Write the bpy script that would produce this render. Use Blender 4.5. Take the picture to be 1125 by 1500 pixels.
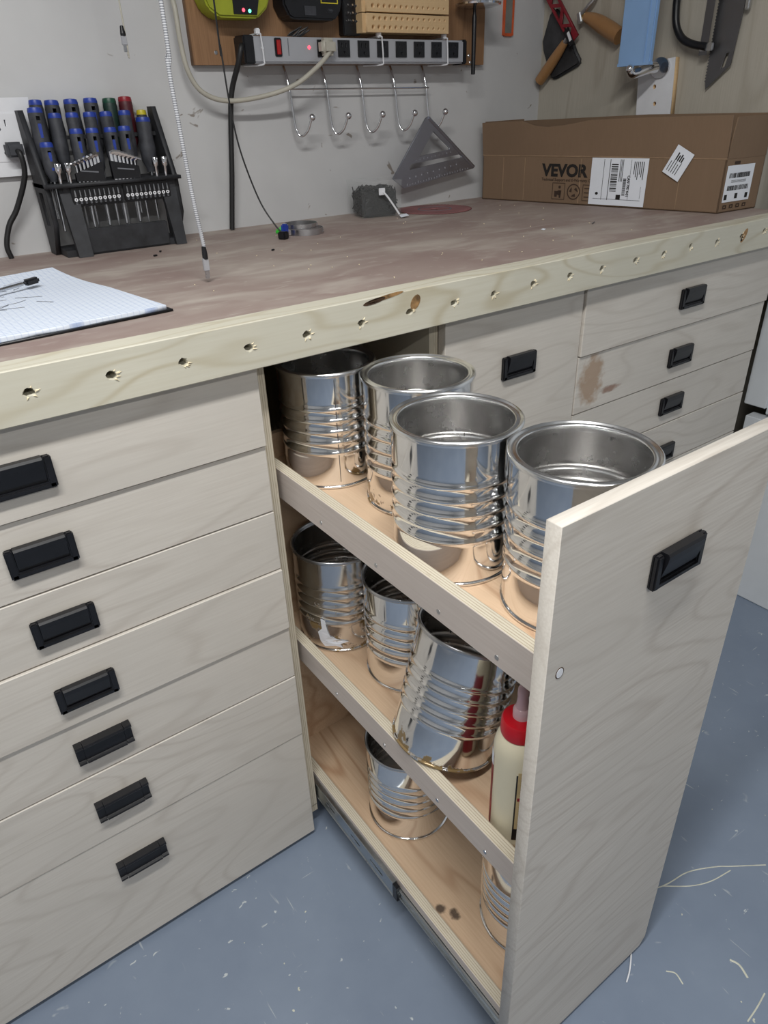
import bpy, bmesh, math, random
from mathutils import Vector, Matrix, Euler
random.seed(7)
scene = bpy.context.scene
for o in list(bpy.data.objects): bpy.data.objects.remove(o)
COL = scene.collection
PI = math.pi

# ------------------------------------------------------------------ camera
F_PX = 1025.694
cam_d = bpy.data.cameras.new('camera'); cam = bpy.data.objects.new('camera', cam_d); COL.objects.link(cam)
cam_d.sensor_fit = 'VERTICAL'; cam_d.sensor_height = 36.0; cam_d.lens = F_PX/1500*36.0
cam_d.clip_start = 0.02; cam_d.clip_end = 50
def cam_axes(yaw, pitch, roll):
    f = Vector((math.sin(yaw)*math.cos(pitch), math.cos(yaw)*math.cos(pitch), -math.sin(pitch)))
    r = f.cross(Vector((0, 0, 1))).normalized(); u = r.cross(f)
    c, s = math.cos(roll), math.sin(roll)
    return c*r+s*u, -s*r+c*u, f
r_, u_, f_ = cam_axes(0.606345, 0.522225, -0.038717)
M = Matrix((r_, u_, -f_)).transposed().to_4x4(); M.translation = Vector((-0.3974, -0.87106, 1.31704))
cam.matrix_world = M
scene.camera = cam

# ------------------------------------------------------------------ world, exposure, main lights
w = bpy.data.worlds.new('world'); scene.world = w; w.use_nodes = True
w.node_tree.nodes['Background'].inputs[0].default_value = (0, 0, 0, 1)
w.node_tree.nodes['Background'].inputs[1].default_value = 0.0
scene.view_settings.view_transform = 'Standard'; scene.view_settings.look = 'None'
scene.view_settings.gamma = 1; scene.view_settings.use_curve_mapping = False
scene.view_settings.exposure = 0.25
# two ceiling lamps: the photograph shows two stacked shadow bands under the power strip and the square
LIGHTS = [((-0.50, -0.72, 2.36), 1.15, 0.12, 30, 'ceiling_lamp_over_bench_offscreen'), ((-0.50, -2.30, 2.36), 1.15, 0.12, 24, 'ceiling_lamp_behind_offscreen')]
LIGHT_COL = (1.0, 0.995, 0.97)
for i, (p, lx, ly, pw, nm) in enumerate(LIGHTS):
    ld = bpy.data.lights.new(nm, 'AREA'); ld.shape = 'RECTANGLE'; ld.size = lx; ld.size_y = ly
    ld.energy = pw; ld.color = LIGHT_COL
    lo = bpy.data.objects.new(nm, ld); lo.location = p; COL.objects.link(lo)

# ------------------------------------------------------------------ node materials
def new_mat(name):
    m = bpy.data.materials.new(name); m.use_nodes = True
    return m, m.node_tree.nodes, m.node_tree.links, m.node_tree.nodes['Principled BSDF']
def rgb(r, g, b):   # sRGB 0-255 -> linear
    f = lambda c: (c/255/12.92) if c/255 <= .04045 else ((c/255+.055)/1.055)**2.4
    return (f(r), f(g), f(b), 1)
def coords(n, l, scale=(1, 1, 1), rnd=True):
    tc = n.new('ShaderNodeTexCoord'); mp = n.new('ShaderNodeMapping'); mp.inputs['Scale'].default_value = scale
    if rnd:
        oi = n.new('ShaderNodeObjectInfo'); ml = n.new('ShaderNodeMath'); ml.operation = 'MULTIPLY'; ml.inputs[1].default_value = 17.3
        l.new(oi.outputs['Random'], ml.inputs[0])
        ad = n.new('ShaderNodeVectorMath'); ad.operation = 'ADD'
        l.new(tc.outputs['Object'], ad.inputs[0]); l.new(ml.outputs[0], ad.inputs[1]); l.new(ad.outputs[0], mp.inputs[0])
    else: l.new(tc.outputs['Object'], mp.inputs[0])
    return tc, mp
def ramp(n, l, src, stops):
    r = n.new('ShaderNodeValToRGB'); e = r.color_ramp.elements
    while len(e) < len(stops): e.new(0.5)
    for q, (p, c) in zip(e, stops): q.position = p; q.color = c
    l.new(src, r.inputs[0]); return r
def noise(n, l, vec, scale, detail=4, rough=.55, dist=0):
    t = n.new('ShaderNodeTexNoise'); t.inputs['Scale'].default_value = scale; t.inputs['Detail'].default_value = detail
    t.inputs['Roughness'].default_value = rough; t.inputs['Distortion'].default_value = dist
    l.new(vec, t.inputs['Vector']); return t
def mixc(n, l, fac, a, b, mode='MIX'):
    m = n.new('ShaderNodeMix'); m.data_type = 'RGBA'; m.blend_type = mode
    for s, v in ((m.inputs[0], fac), (m.inputs[6], a), (m.inputs[7], b)):
        if isinstance(v, (int, float)): s.default_value = v
        elif isinstance(v, tuple): s.default_value = v
        else: l.new(v, s)
    return m.outputs[2]
def bump(n, l, b, src, strength, dist=.001):
    bp = n.new('ShaderNodeBump'); bp.inputs['Strength'].default_value = strength; bp.inputs['Distance'].default_value = dist
    l.new(src, bp.inputs['Height']); l.new(bp.outputs[0], b.inputs['Normal'])
def plain(name, col, rough=.5, metal=0, var=.06, scale=30, emit=0, bmp=0, trans=0, alpha=1):
    m, n, l, b = new_mat(name)
    b.inputs['Roughness'].default_value = rough; b.inputs['Metallic'].default_value = metal
    tc, mp = coords(n, l)
    t = noise(n, l, mp.outputs[0], scale)
    d = tuple(max(0, c*(1-var*3)) for c in col[:3])+(1,); u = tuple(min(1, c*(1+var*3)) for c in col[:3])+(1,)
    r = ramp(n, l, t.outputs[0], [(.3, d), (.7, u)])
    l.new(r.outputs[0], b.inputs['Base Color'])
    if emit: l.new(r.outputs[0], b.inputs['Emission Color']); b.inputs['Emission Strength'].default_value = emit
    if bmp: bump(n, l, b, t.outputs[0], bmp)
    if trans: b.inputs['Transmission Weight'].default_value = trans
    b.inputs['Alpha'].default_value = alpha
    return m
def wood(name, light, dark, axis=0, ring=9, fine=.35, rough=.55, line=.5, scale=1.0, stain=None, cloud=None, warp=1.0):
    """grain running along `axis` of the object"""
    m, n, l, b = new_mat(name)
    s = [10*scale]*3; s[axis] = 2.0*scale
    tc, mp = coords(n, l, tuple(s))
    t = noise(n, l, mp.outputs[0], .55*warp, 2, .4, .3)
    ml = n.new('ShaderNodeMath'); ml.operation = 'MULTIPLY'; ml.inputs[1].default_value = ring*6.28
    l.new(t.outputs[0], ml.inputs[0])
    sn = n.new('ShaderNodeMath'); sn.operation = 'SINE'; l.new(ml.outputs[0], sn.inputs[0])
    ma = n.new('ShaderNodeMath'); ma.operation = 'MULTIPLY_ADD'; ma.inputs[1].default_value = .5; ma.inputs[2].default_value = .5
    l.new(sn.outputs[0], ma.inputs[0])
    pw = n.new('ShaderNodeMath'); pw.operation = 'POWER'; pw.inputs[1].default_value = 9; l.new(ma.outputs[0], pw.inputs[0])
    s2 = [330*scale]*3; s2[axis] = 12*scale
    mp2 = n.new('ShaderNodeMapping'); mp2.inputs['Scale'].default_value = tuple(s2); l.new(mp.inputs[0].links[0].from_socket, mp2.inputs[0])
    t2 = noise(n, l, mp2.outputs[0], 1.0, 3)
    f2 = n.new('ShaderNodeMath'); f2.operation = 'MULTIPLY'; f2.inputs[1].default_value = line; l.new(pw.outputs[0], f2.inputs[0])
    c1 = mixc(n, l, f2.outputs[0], light, dark)
    r2 = ramp(n, l, t2.outputs[0], [(.35, (0, 0, 0, 1)), (.75, (fine, fine, fine, 1))])
    c2 = mixc(n, l, r2.outputs[0], c1, dark)
    # large soft cloudiness
    t3 = noise(n, l, mp.inputs[0].links[0].from_socket, 5, 3)
    cl = cloud or tuple(c*.86 for c in light[:3])+(1,)
    r3 = ramp(n, l, t3.outputs[0], [(.4, (0, 0, 0, 1)), (.75, (.7, .7, .7, 1))])
    c3 = mixc(n, l, r3.outputs[0], c2, cl)
    if stain:
        for (cx, cz, rx, rz, colr, th) in stain:
            sx = n.new('ShaderNodeSeparateXYZ'); l.new(tc.outputs['Object'], sx.inputs[0])
            def q(sock, c, r):
                a = n.new('ShaderNodeMath'); a.operation = 'SUBTRACT'; a.inputs[1].default_value = c; l.new(sock, a.inputs[0])
                d = n.new('ShaderNodeMath'); d.operation = 'DIVIDE'; d.inputs[1].default_value = r; l.new(a.outputs[0], d.inputs[0])
                p = n.new('ShaderNodeMath'); p.operation = 'MULTIPLY'; l.new(d.outputs[0], p.inputs[0]); l.new(d.outputs[0], p.inputs[1]); return p.outputs[0]
            ad = n.new('ShaderNodeMath'); ad.operation = 'ADD'; l.new(q(sx.outputs[0], cx, rx), ad.inputs[0]); l.new(q(sx.outputs[1 if stain[0][-1] == 'xy' else 2], cz, rz), ad.inputs[1])
            nt = noise(n, l, tc.outputs['Object'], 45, 4, .6)
            a2 = n.new('ShaderNodeMath'); a2.operation = 'MULTIPLY_ADD'; a2.inputs[1].default_value = 2.2; a2.inputs[2].default_value = -1.1; l.new(nt.outputs[0], a2.inputs[0])
            a3 = n.new('ShaderNodeMath'); a3.operation = 'ADD'; l.new(ad.outputs[0], a3.inputs[0]); l.new(a2.outputs[0], a3.inputs[1])
            rr = ramp(n, l, a3.outputs[0], [(.25, (.85, .85, .85, 1)), (.9, (0, 0, 0, 1))])
            c3 = mixc(n, l, rr.outputs[0], c3, colr)
    l.new(c3, b.inputs['Base Color']); b.inputs['Roughness'].default_value = rough
    bump(n, l, b, t2.outputs[0], .12, .0006)
    return m
def plyedge(name, axis, period=.0036, a=rgb(200, 192, 174), c=rgb(164, 150, 128)):
    m, n, l, b = new_mat(name)
    tc, mp = coords(n, l, rnd=False)
    sx = n.new('ShaderNodeSeparateXYZ'); l.new(tc.outputs['Object'], sx.inputs[0])
    sc = [25]*3; sc[axis] = 400
    mp.inputs['Scale'].default_value = tuple(sc)
    t = noise(n, l, mp.outputs[0], 1, 3)
    ad = n.new('ShaderNodeMath'); ad.operation = 'MULTIPLY_ADD'; ad.inputs[1].default_value = 6.283/period; l.new(sx.outputs[axis], ad.inputs[0])
    t5 = n.new('ShaderNodeMath'); t5.operation = 'MULTIPLY'; t5.inputs[1].default_value = 2.0; l.new(t.outputs[0], t5.inputs[0]); l.new(t5.outputs[0], ad.inputs[2])
    s = n.new('ShaderNodeMath'); s.operation = 'SINE'; l.new(ad.outputs[0], s.inputs[0])
    mm = n.new('ShaderNodeMath'); mm.operation = 'MULTIPLY_ADD'; mm.inputs[1].default_value = .5; mm.inputs[2].default_value = .5; l.new(s.outputs[0], mm.inputs[0])
    r = ramp(n, l, mm.outputs[0], [(.0, c), (.35, a), (1, a)])
    r2 = ramp(n, l, t.outputs[0], [(.62, (0, 0, 0, 1)), (.75, (.6, .6, .6, 1))])
    l.new(mixc(n, l, r2.outputs[0], r.outputs[0], rgb(120, 98, 72)), b.inputs['Base Color']); b.inputs['Roughness'].default_value = .65
    return m
def metal(name, col=(.80, .80, .80, 1), rough=.12, stain=0, zlo=0, zhi=.06, scol=rgb(140, 118, 82)):
    m, n, l, b = new_mat(name)
    b.inputs['Metallic'].default_value = 1; b.inputs['Base Color'].default_value = col
    tc, mp = coords(n, l)
    t = noise(n, l, mp.outputs[0], 40, 4)
    r = ramp(n, l, t.outputs[0], [(.3, (rough*.9,)*3+(1,)), (.8, (rough*1.3,)*3+(1,))])
    l.new(r.outputs[0], b.inputs['Roughness'])
    if stain:
        sx = n.new('ShaderNodeSeparateXYZ'); l.new(tc.outputs['Object'], sx.inputs[0])
        mr = n.new('ShaderNodeMapRange'); mr.inputs[1].default_value = zlo; mr.inputs[2].default_value = zhi; mr.inputs[3].default_value = .14; mr.inputs[4].default_value = -.2
        l.new(sx.outputs[2], mr.inputs[0])
        t2 = noise(n, l, mp.outputs[0], 32, 5, .6)
        a = n.new('ShaderNodeMath'); a.operation = 'ADD'; l.new(t2.outputs[0], a.inputs[0]); l.new(mr.outputs[0], a.inputs[1])
        rr = ramp(n, l, a.outputs[0], [(.60, (0, 0, 0, 1)), (.64, (1, 1, 1, 1))])
        l.new(mixc(n, l, rr.outputs[0], col, scol), b.inputs['Base Color'])
        iv = n.new('ShaderNodeMath'); iv.operation = 'MULTIPLY_ADD'; iv.inputs[1].default_value = -.75; iv.inputs[2].default_value = 1; l.new(rr.outputs[0], iv.inputs[0])
        l.new(iv.outputs[0], b.inputs['Metallic'])
    return m
def specked(name, base, base2, speck, sscale=60, th=.74, rough=.7, scr=None, extra=None, cloud=2.5, soft=.04):
    m, n, l, b = new_mat(name)
    tc, mp = coords(n, l, rnd=False)
    t = noise(n, l, mp.outputs[0], cloud, 5, .6)
    c = ramp(n, l, t.outputs[0], [(.35, base), (.68, base2)]).outputs[0]
    t2 = noise(n, l, mp.outputs[0], sscale, 3, .5, .6)
    c = mixc(n, l, ramp(n, l, t2.outputs[0], [(th, (0, 0, 0, 1)), (th+.03, (.85, .85, .85, 1))]).outputs[0], c, speck)
    if scr:
        for (sc, rot, th2, amt) in scr:
            m3 = n.new('ShaderNodeMapping'); m3.inputs['Scale'].default_value = sc; m3.inputs['Rotation'].default_value = (0, 0, rot)
            l.new(tc.outputs['Object'], m3.inputs[0])
            t3 = noise(n, l, m3.outputs[0], 1, 3, .55, .5)
            c = mixc(n, l, ramp(n, l, t3.outputs[0], [(th2, (0, 0, 0, 1)), (th2+soft, (amt,)*3+(1,))]).outputs[0], c, speck)
    if extra: c = extra(n, l, tc, c)
    l.new(c, b.inputs['Base Color']); b.inputs['Roughness'].default_value = rough
    bump(n, l, b, t2.outputs[0], .08, .001)
    return m

MT = {}
BIRCH_L, BIRCH_D = rgb(206, 200, 191), rgb(150, 137, 124)
MT['birch'] = wood('birch_plywood', BIRCH_L, BIRCH_D, 0, ring=15, fine=.2, line=.22)
MT['birch_z'] = wood('birch_plywood_upright', BIRCH_L, BIRCH_D, 0, ring=17, fine=.34, line=.26, warp=.9)
MT['birch_pink'] = wood('birch_rail', rgb(203, 192, 184), rgb(160, 143, 132), 1, ring=4, fine=.3, line=.25)
MT['birch_in'] = wood('birch_warm', rgb(214, 186, 156), rgb(166, 124, 92), 1, ring=6, fine=.3, line=.5)
MT['birch_in_knot'] = wood('birch_warm_knotted', rgb(214, 186, 156), rgb(166, 124, 92), 1, ring=9, fine=.3, line=.6,
                           stain=[(.074, .228, .011, .013, rgb(38, 24, 20), 'xy'), (.086, .206, .011, .013, rgb(38, 24, 20), 'xy')])
MT['birch_brown'] = wood('birch_stained', rgb(206, 200, 191), rgb(150, 137, 124), 0, ring=15, fine=.2, line=.22,
                         stain=[(-.29, .005, .045, .065, rgb(164, 138, 114), 'xz'), (-.225, -.028, .04, .009, rgb(140, 108, 92), 'xz')])
MT['wall_ply'] = wood('wall_plywood', rgb(182, 176, 164), rgb(142, 132, 116), 2, ring=9, fine=.3, line=.35)
MT['pine'] = wood('pine', rgb(203, 199, 183), rgb(172, 160, 130), 0, ring=13, fine=.2, line=.55, warp=1.5)
MT['oak'] = wood('oak_board', rgb(150, 114, 82), rgb(102, 70, 44), 2, ring=9, fine=.5, line=.4)
MT['beech'] = wood('beech', rgb(216, 184, 140), rgb(184, 148, 104), 0, ring=4, fine=.25, line=.3)
MT['handle_wood'] = wood('tool_handle_wood', rgb(164, 122, 80), rgb(124, 86, 52), 2, ring=4, fine=.3, line=.3, rough=.35)
MT['ply_edge_x'] = plyedge('plywood_edge_x', 0)
MT['ply_edge_y'] = plyedge('plywood_edge_y', 1)
MT['tin'] = metal('tinplate', (.88, .88, .88, 1), .09); MT['tin_in'] = metal('tinplate_inside', (.80, .79, .78, 1), .24)
MT['tin_stain'] = metal('tinplate_stained', (.86, .86, .86, 1), .1, stain=1, zlo=.0, zhi=.07); MT['tin_rust'] = metal('tinplate_rusty', (.7, .69, .68, 1), .16, stain=1, zlo=-.1, zhi=.35)
MT['tin_rim'] = metal('tinplate_rim', (.88, .88, .88, 1), .22); MT['tin_brass'] = metal('tin_lacquer_inside', (.36, .33, .30, 1), .35)
MT['chrome'] = metal('chrome', (.78, .78, .8, 1), .14); MT['steel'] = metal('steel', (.55, .56, .58, 1), .28); MT['steel_dark'] = metal('dark_steel', (.2, .2, .21, 1), .4)
MT['zinc'] = metal('zinc_slide', (.45, .48, .5, 1), .3); MT['alu'] = metal('aluminium_square', (.36, .37, .42, 1), .42)
MT['black'] = plain('black_plastic', (.006, .006, .008, 1), .38, var=.1); MT['black_rough'] = plain('black_moulding', (.022, .023, .027, 1), .6, var=.15, bmp=.1)
MT['black_rubber'] = plain('black_cable_rubber', (.012, .012, .013, 1), .5); MT['grey_grip'] = plain('charcoal_grip', (.040, .042, .050, 1), .6, var=.12, scale=60)
MT['blue'] = plain('blue_plastic', rgb(38, 62, 150), .4); MT['green'] = plain('dark_green_plastic', rgb(24, 70, 52), .4); MT['red'] = plain('red_plastic', rgb(140, 28, 40), .4)
MT['green_dark'] = plain('green_grip', rgb(24, 46, 40), .5); MT['red_dark'] = plain('red_grip', rgb(78, 24, 32), .5); MT['yellow'] = plain('yellow_plastic', rgb(206, 190, 50), .4); MT['white'] = plain('white_plastic', rgb(225, 226, 230), .35, var=.01); MT['white_paint'] = plain('white_paint', rgb(206, 210, 214), .45, var=.02, scale=6)
MT['grey_cable'] = plain('grey_cable', rgb(176, 172, 160), .45, var=.02); MT['lime'] = plain('lime_plastic', rgb(152, 160, 42), .45, var=.04)
MT['strip'] = plain('strip_grey_paint', rgb(176, 177, 182), .35, metal=.3, var=.01)
MT['led_red'] = plain('red_led', (1, .05, .08, 1), .4, emit=3); MT['led_green'] = plain('green_led', (.1, 1, .5, 1), .4, emit=3)
MT['switch'] = plain('red_switch', (.25, .01, .01, 1), .3, emit=.25)
MT['card'] = wood('cardboard', rgb(126, 103, 82), rgb(106, 86, 67), 2, ring=3, fine=.2, line=.1, rough=.85)
MT['card_in'] = plain('cardboard_inside', rgb(124, 98, 74), .9, var=.04, scale=8)
MT['paper'] = plain('paper', rgb(226, 230, 238), .8, var=.01, scale=12); MT['ink'] = plain('black_ink', rgb(26, 22, 20), .8); MT['ink_brown'] = plain('faded_ink', rgb(58, 42, 32), .8); MT['ink_grey'] = plain('grey_ink', rgb(110, 112, 118), .8)
MT['ink_pale'] = plain('pale_engraving', rgb(168, 170, 178), .6); MT['cyan'] = plain('light_blue_card', rgb(136, 172, 216), .7, var=.02, scale=8)
MT['leather'] = plain('black_leather', (.03, .03, .033, 1), .55, var=.2, scale=18, bmp=.4); MT['red_metal'] = plain('red_painted_metal', rgb(128, 26, 38), .35)
MT['brass'] = metal('brass', (.62, .45, .18, 1), .25)
MT['orange'] = plain('orange_plastic', rgb(206, 92, 52), .5)
MT['glue'] = plain('glue_bottle', rgb(222, 214, 188), .3, var=.015, scale=10); MT['glue_neck'] = plain('glue_bottle_neck', rgb(226, 224, 218), .3, var=.01)
MT['cap_red'] = plain('red_cap', rgb(196, 20, 36), .3, var=.02); MT['pink_tip'] = plain('clear_tip', rgb(214, 178, 184), .25, var=.02); MT['label_tan'] = plain('tan_label', rgb(190, 168, 124), .6)
MT['clear'] = plain('clear_plastic', (.5, .52, .52, 1), .15, var=.01, alpha=.07); MT['ruler'] = plain('grey_ruler', rgb(120, 122, 116), .5)
MT['screws'] = plain('black_screws', (.018, .018, .02, 1), .4, var=.2, scale=200)
MT['disc'] = plain('red_coated_blade', rgb(140, 92, 92), .55, var=.08, scale=14)
MT['floor'] = specked('painted_concrete', rgb(112, 124, 142), rgb(124, 136, 153), rgb(190, 195, 196), 60, .70, .42,
                      scr=[((90, 8, 1), .5, .70, .5), ((8, 80, 1), .9, .71, .45), ((22, 22, 1), 0, .70, .35)], cloud=3)
MT['wall'] = specked('scuffed_wall_paint', rgb(188, 188, 189), rgb(203, 203, 203), rgb(126, 116, 106), 26, .70, .7, scr=[((3, 3, 26), 0, .75, .5)], cloud=2)
MT['ceiling'] = plain('ceiling_paint', rgb(214, 214, 212), .8, var=.01, scale=2)
MT['bench'] = specked('hardboard_top', rgb(140, 121, 115), rgb(158, 144, 136), rgb(188, 180, 170), 55, .76, .65, soft=.22,
                      scr=[((5, 13, 1), .3, .50, .6), ((2, 5, 1), -.2, .52, .5), ((24, 60, 1), .2, .60, .6)], cloud=3.5)
def braid():
    m, n, l, b = new_mat('white_braid'); tc, mp = coords(n, l, rnd=False)
    sx = n.new('ShaderNodeSeparateXYZ'); l.new(tc.outputs['Object'], sx.inputs[0])
    a = n.new('ShaderNodeMath'); a.operation = 'MULTIPLY'; a.inputs[1].default_value = 6.283/.0030; l.new(sx.outputs[2], a.inputs[0])
    s = n.new('ShaderNodeMath'); s.operation = 'SINE'; l.new(a.outputs[0], s.inputs[0])
    l.new(ramp(n, l, s.outputs[0], [(.1, rgb(140, 142, 148)), (.6, rgb(212, 213, 216))]).outputs[0], b.inputs['Base Color']); return m
MT['braid'] = braid()
def ruled():
    m, n, l, b = new_mat('ruled_paper'); tc, mp = coords(n, l, rnd=False)
    sx = n.new('ShaderNodeSeparateXYZ'); l.new(tc.outputs['Object'], sx.inputs[0]); c = rgb(218, 226, 238)
    for ax, per in ((1, .0085), (0, .0085)):
        a = n.new('ShaderNodeMath'); a.operation = 'MULTIPLY'; a.inputs[1].default_value = 6.283/per; l.new(sx.outputs[ax], a.inputs[0])
        s = n.new('ShaderNodeMath'); s.operation = 'SINE'; l.new(a.outputs[0], s.inputs[0])
        am = .55 if ax == 1 else .2
        c = mixc(n, l, ramp(n, l, s.outputs[0], [(.80, (0, 0, 0, 1)), (.97, (am,)*3+(1,))]).outputs[0], c, rgb(120, 146, 196))
    l.new(c, b.inputs['Base Color']); b.inputs['Roughness'].default_value = .8; return m
MT['ruled'] = ruled()

# ------------------------------------------------------------------ geometry helpers
def merge(bm, t):
    me = bpy.data.meshes.new('t'); t.to_mesh(me); t.free(); bm.from_mesh(me); bpy.data.meshes.remove(me)
def box(bm, x0, x1, y0, y1, z0, z1, bev=0, seg=2, mi=0, rot=None, piv=None):
    t = bmesh.new(); bmesh.ops.create_cube(t, size=1)
    for v in t.verts: v.co = Vector(((x0+x1)/2+v.co.x*(x1-x0), (y0+y1)/2+v.co.y*(y1-y0), (z0+z1)/2+v.co.z*(z1-z0)))
    if bev: bmesh.ops.bevel(t, geom=t.edges[:], offset=bev, segments=seg, affect='EDGES', clamp_overlap=True)
    for f in t.faces: f.material_index = mi
    if rot: 
        p = Vector(piv or ((x0+x1)/2, (y0+y1)/2, (z0+z1)/2))
        bmesh.ops.rotate(t, verts=t.verts, cent=p, matrix=Euler(rot).to_matrix())
    merge(bm, t); return bm
def lathe(bm, prof, seg=48, c=(0, 0, 0), axis=None, close=False):
    t = bmesh.new(); rings = []
    for (r, z) in prof:
        if r < 1e-6: rings.append([t.verts.new((0, 0, z))])
        else: rings.append([t.verts.new((r*math.cos(2*PI*k/seg), r*math.sin(2*PI*k/seg), z)) for k in range(seg)])
    pairs = list(zip(rings[:-1], rings[1:]))
    if close: pairs.append((rings[-1], rings[0]))
    for a, b in pairs:
        for k in range(seg):
            k2 = (k+1) % seg
            if len(a) == 1 and len(b) == 1: continue
            if len(a) == 1: t.faces.new((a[0], b[k2], b[k]))
            elif len(b) == 1: t.faces.new((a[k], a[k2], b[0]))
            else: t.faces.new((a[k], a[k2], b[k2], b[k]))
    if axis is not None:
        q = Vector((0, 0, 1)).rotation_difference(Vector(axis).normalized())
        bmesh.ops.rotate(t, verts=t.verts, cent=(0, 0, 0), matrix=q.to_matrix())
    bmesh.ops.translate(t, verts=t.verts, vec=c); merge(bm, t); return bm
def smooth_pts(pts, n=8):
    P = [Vector(p) for p in pts]; P = [2*P[0]-P[1]]+P+[2*P[-1]-P[-2]]; out = []
    for i in range(1, len(P)-2):
        for k in range(n):
            t = k/n; a, b, c, d = P[i-1:i+3]
            out.append(.5*((2*b)+(c-a)*t+(2*a-5*b+4*c-d)*t*t+(3*b-a-3*c+d)*t**3))
    out.append(P[-2]); return out
def tube(bm, pts, r, seg=10, smooth=8, cap=True):
    P = smooth_pts(pts, smooth) if smooth else [Vector(p) for p in pts]
    t = bmesh.new(); rings = []; nrm = None
    for i, p in enumerate(P):
        d = (P[min(i+1, len(P)-1)]-P[max(i-1, 0)]).normalized()
        if nrm is None: nrm = d.orthogonal().normalized()
        nrm = (nrm-d*nrm.dot(d)).normalized(); b = d.cross(nrm)
        rr = r(i/(len(P)-1)) if callable(r) else r
        rings.append([t.verts.new(p+rr*(math.cos(2*PI*k/seg)*nrm+math.sin(2*PI*k/seg)*b)) for k in range(seg)])
    for a, b in zip(rings[:-1], rings[1:]):
        for k in range(seg): t.faces.new((a[k], a[(k+1) % seg], b[(k+1) % seg], b[k]))
    if cap: t.faces.new(rings[0][::-1]); t.faces.new(rings[-1])
    merge(bm, t); return bm
def extrude_x(bm, prof, x0, x1):
    """closed profile of (y, z) pulled along x"""
    t = bmesh.new(); a = [t.verts.new((x0, y, z)) for y, z in prof]; b = [t.verts.new((x1, y, z)) for y, z in prof]
    t.faces.new(a); t.faces.new(b[::-1]); n = len(prof)
    for k in range(n): t.faces.new((a[k], b[k], b[(k+1) % n], a[(k+1) % n]))
    bmesh.ops.recalc_face_normals(t, faces=t.faces); merge(bm, t); return bm
def sheet(loops, depth):
    """flat shape with holes: first loop the outline, in XY, thickness along Z (0..depth)"""
    cu = bpy.data.curves.new('c', 'CURVE'); cu.dimensions = '2D'; cu.fill_mode = 'BOTH'; cu.extrude = depth/2
    for lp in loops:
        s = cu.splines.new('POLY'); s.points.add(len(lp)-1); s.use_cyclic_u = True
        for p, q in zip(s.points, lp): p.co = (q[0], q[1], 0, 1)
    o = bpy.data.objects.new('c', cu); COL.objects.link(o)
    dg = bpy.context.evaluated_depsgraph_get(); me = bpy.data.meshes.new_from_object(o.evaluated_get(dg))
    bpy.data.objects.remove(o); bpy.data.curves.remove(cu)
    bm = bmesh.new(); bm.from_mesh(me); bpy.data.meshes.remove(me)
    bmesh.ops.remove_doubles(bm, verts=bm.verts, dist=1e-6)
    bmesh.ops.translate(bm, verts=bm.verts, vec=(0, 0, depth/2)); return bm
def text(s, size, bold=0.0, sx=1.0, spacing=1.0):
    cu = bpy.data.curves.new('t', 'FONT'); cu.body = s; cu.size = size; cu.offset = bold; cu.fill_mode = 'FRONT'; cu.space_character = spacing; cu.resolution_u = 3
    o = bpy.data.objects.new('t', cu); COL.objects.link(o)
    dg = bpy.context.evaluated_depsgraph_get(); me = bpy.data.meshes.new_from_object(o.evaluated_get(dg))
    bpy.data.objects.remove(o); bpy.data.curves.remove(cu)
    bm = bmesh.new(); bm.from_mesh(me); bpy.data.meshes.remove(me)
    for v in bm.verts: v.co.x *= sx
    return bm
def circle(cx, cy, r, n=12, ry=None): return [(cx+r*math.cos(2*PI*k/n), cy+(ry or r)*math.sin(2*PI*k/n)) for k in range(n)]
rect = lambda x0, x1, y0, y1: [(x0, y0), (x1, y0), (x1, y1), (x0, y1)]
def xf(bm, loc=(0, 0, 0), rot=(0, 0, 0)):
    m = Euler(rot).to_matrix().to_4x4(); m.translation = Vector(loc); bmesh.ops.transform(bm, matrix=m, verts=bm.verts); return bm
def obj(name, bm, mat, parent=None, loc=(0, 0, 0), rot=(0, 0, 0), smooth=False, label=None):
    me = bpy.data.meshes.new(name); bmesh.ops.recalc_face_normals(bm, faces=bm.faces) if not getattr(bm, 'keep', False) else None
    bm.to_mesh(me); bm.free()
    for m in (mat if isinstance(mat, (list, tuple)) else [mat]): me.materials.append(MT[m])
    if smooth:
        me.polygons.foreach_set('use_smooth', [True]*len(me.polygons))
        try: me.set_sharp_from_angle(angle=math.radians(38))
        except Exception: pass
    o = bpy.data.objects.new(name, me); COL.objects.link(o); o.parent = parent; o.location = loc; o.rotation_euler = rot
    if label: o['label'] = label
    return o
def tag(o, label, cat, group=None, kind=None):
    o['label'] = label; o['category'] = cat
    if group: o['group'] = group
    if kind: o['kind'] = kind
    return o
def thing(name, label, cat, loc=(0, 0, 0), rot=(0, 0, 0), group=None):
    o = bpy.data.objects.new(name, None); o.empty_display_size = .05; COL.objects.link(o); o.location = loc; o.rotation_euler = rot
    return tag(o, label, cat, group)
def struct(name, bm, mat, **k):
    o = obj(name, bm, mat, **k); o['kind'] = 'structure'; return o
def B(*a, **k): return box(bmesh.new(), *a, **k)
def copy_tree(o, parent=None):
    c = o.copy(); COL.objects.link(c)
    if parent is not None: c.parent = parent
    for ch in list(o.children): copy_tree(ch, c)
    return c

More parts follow.
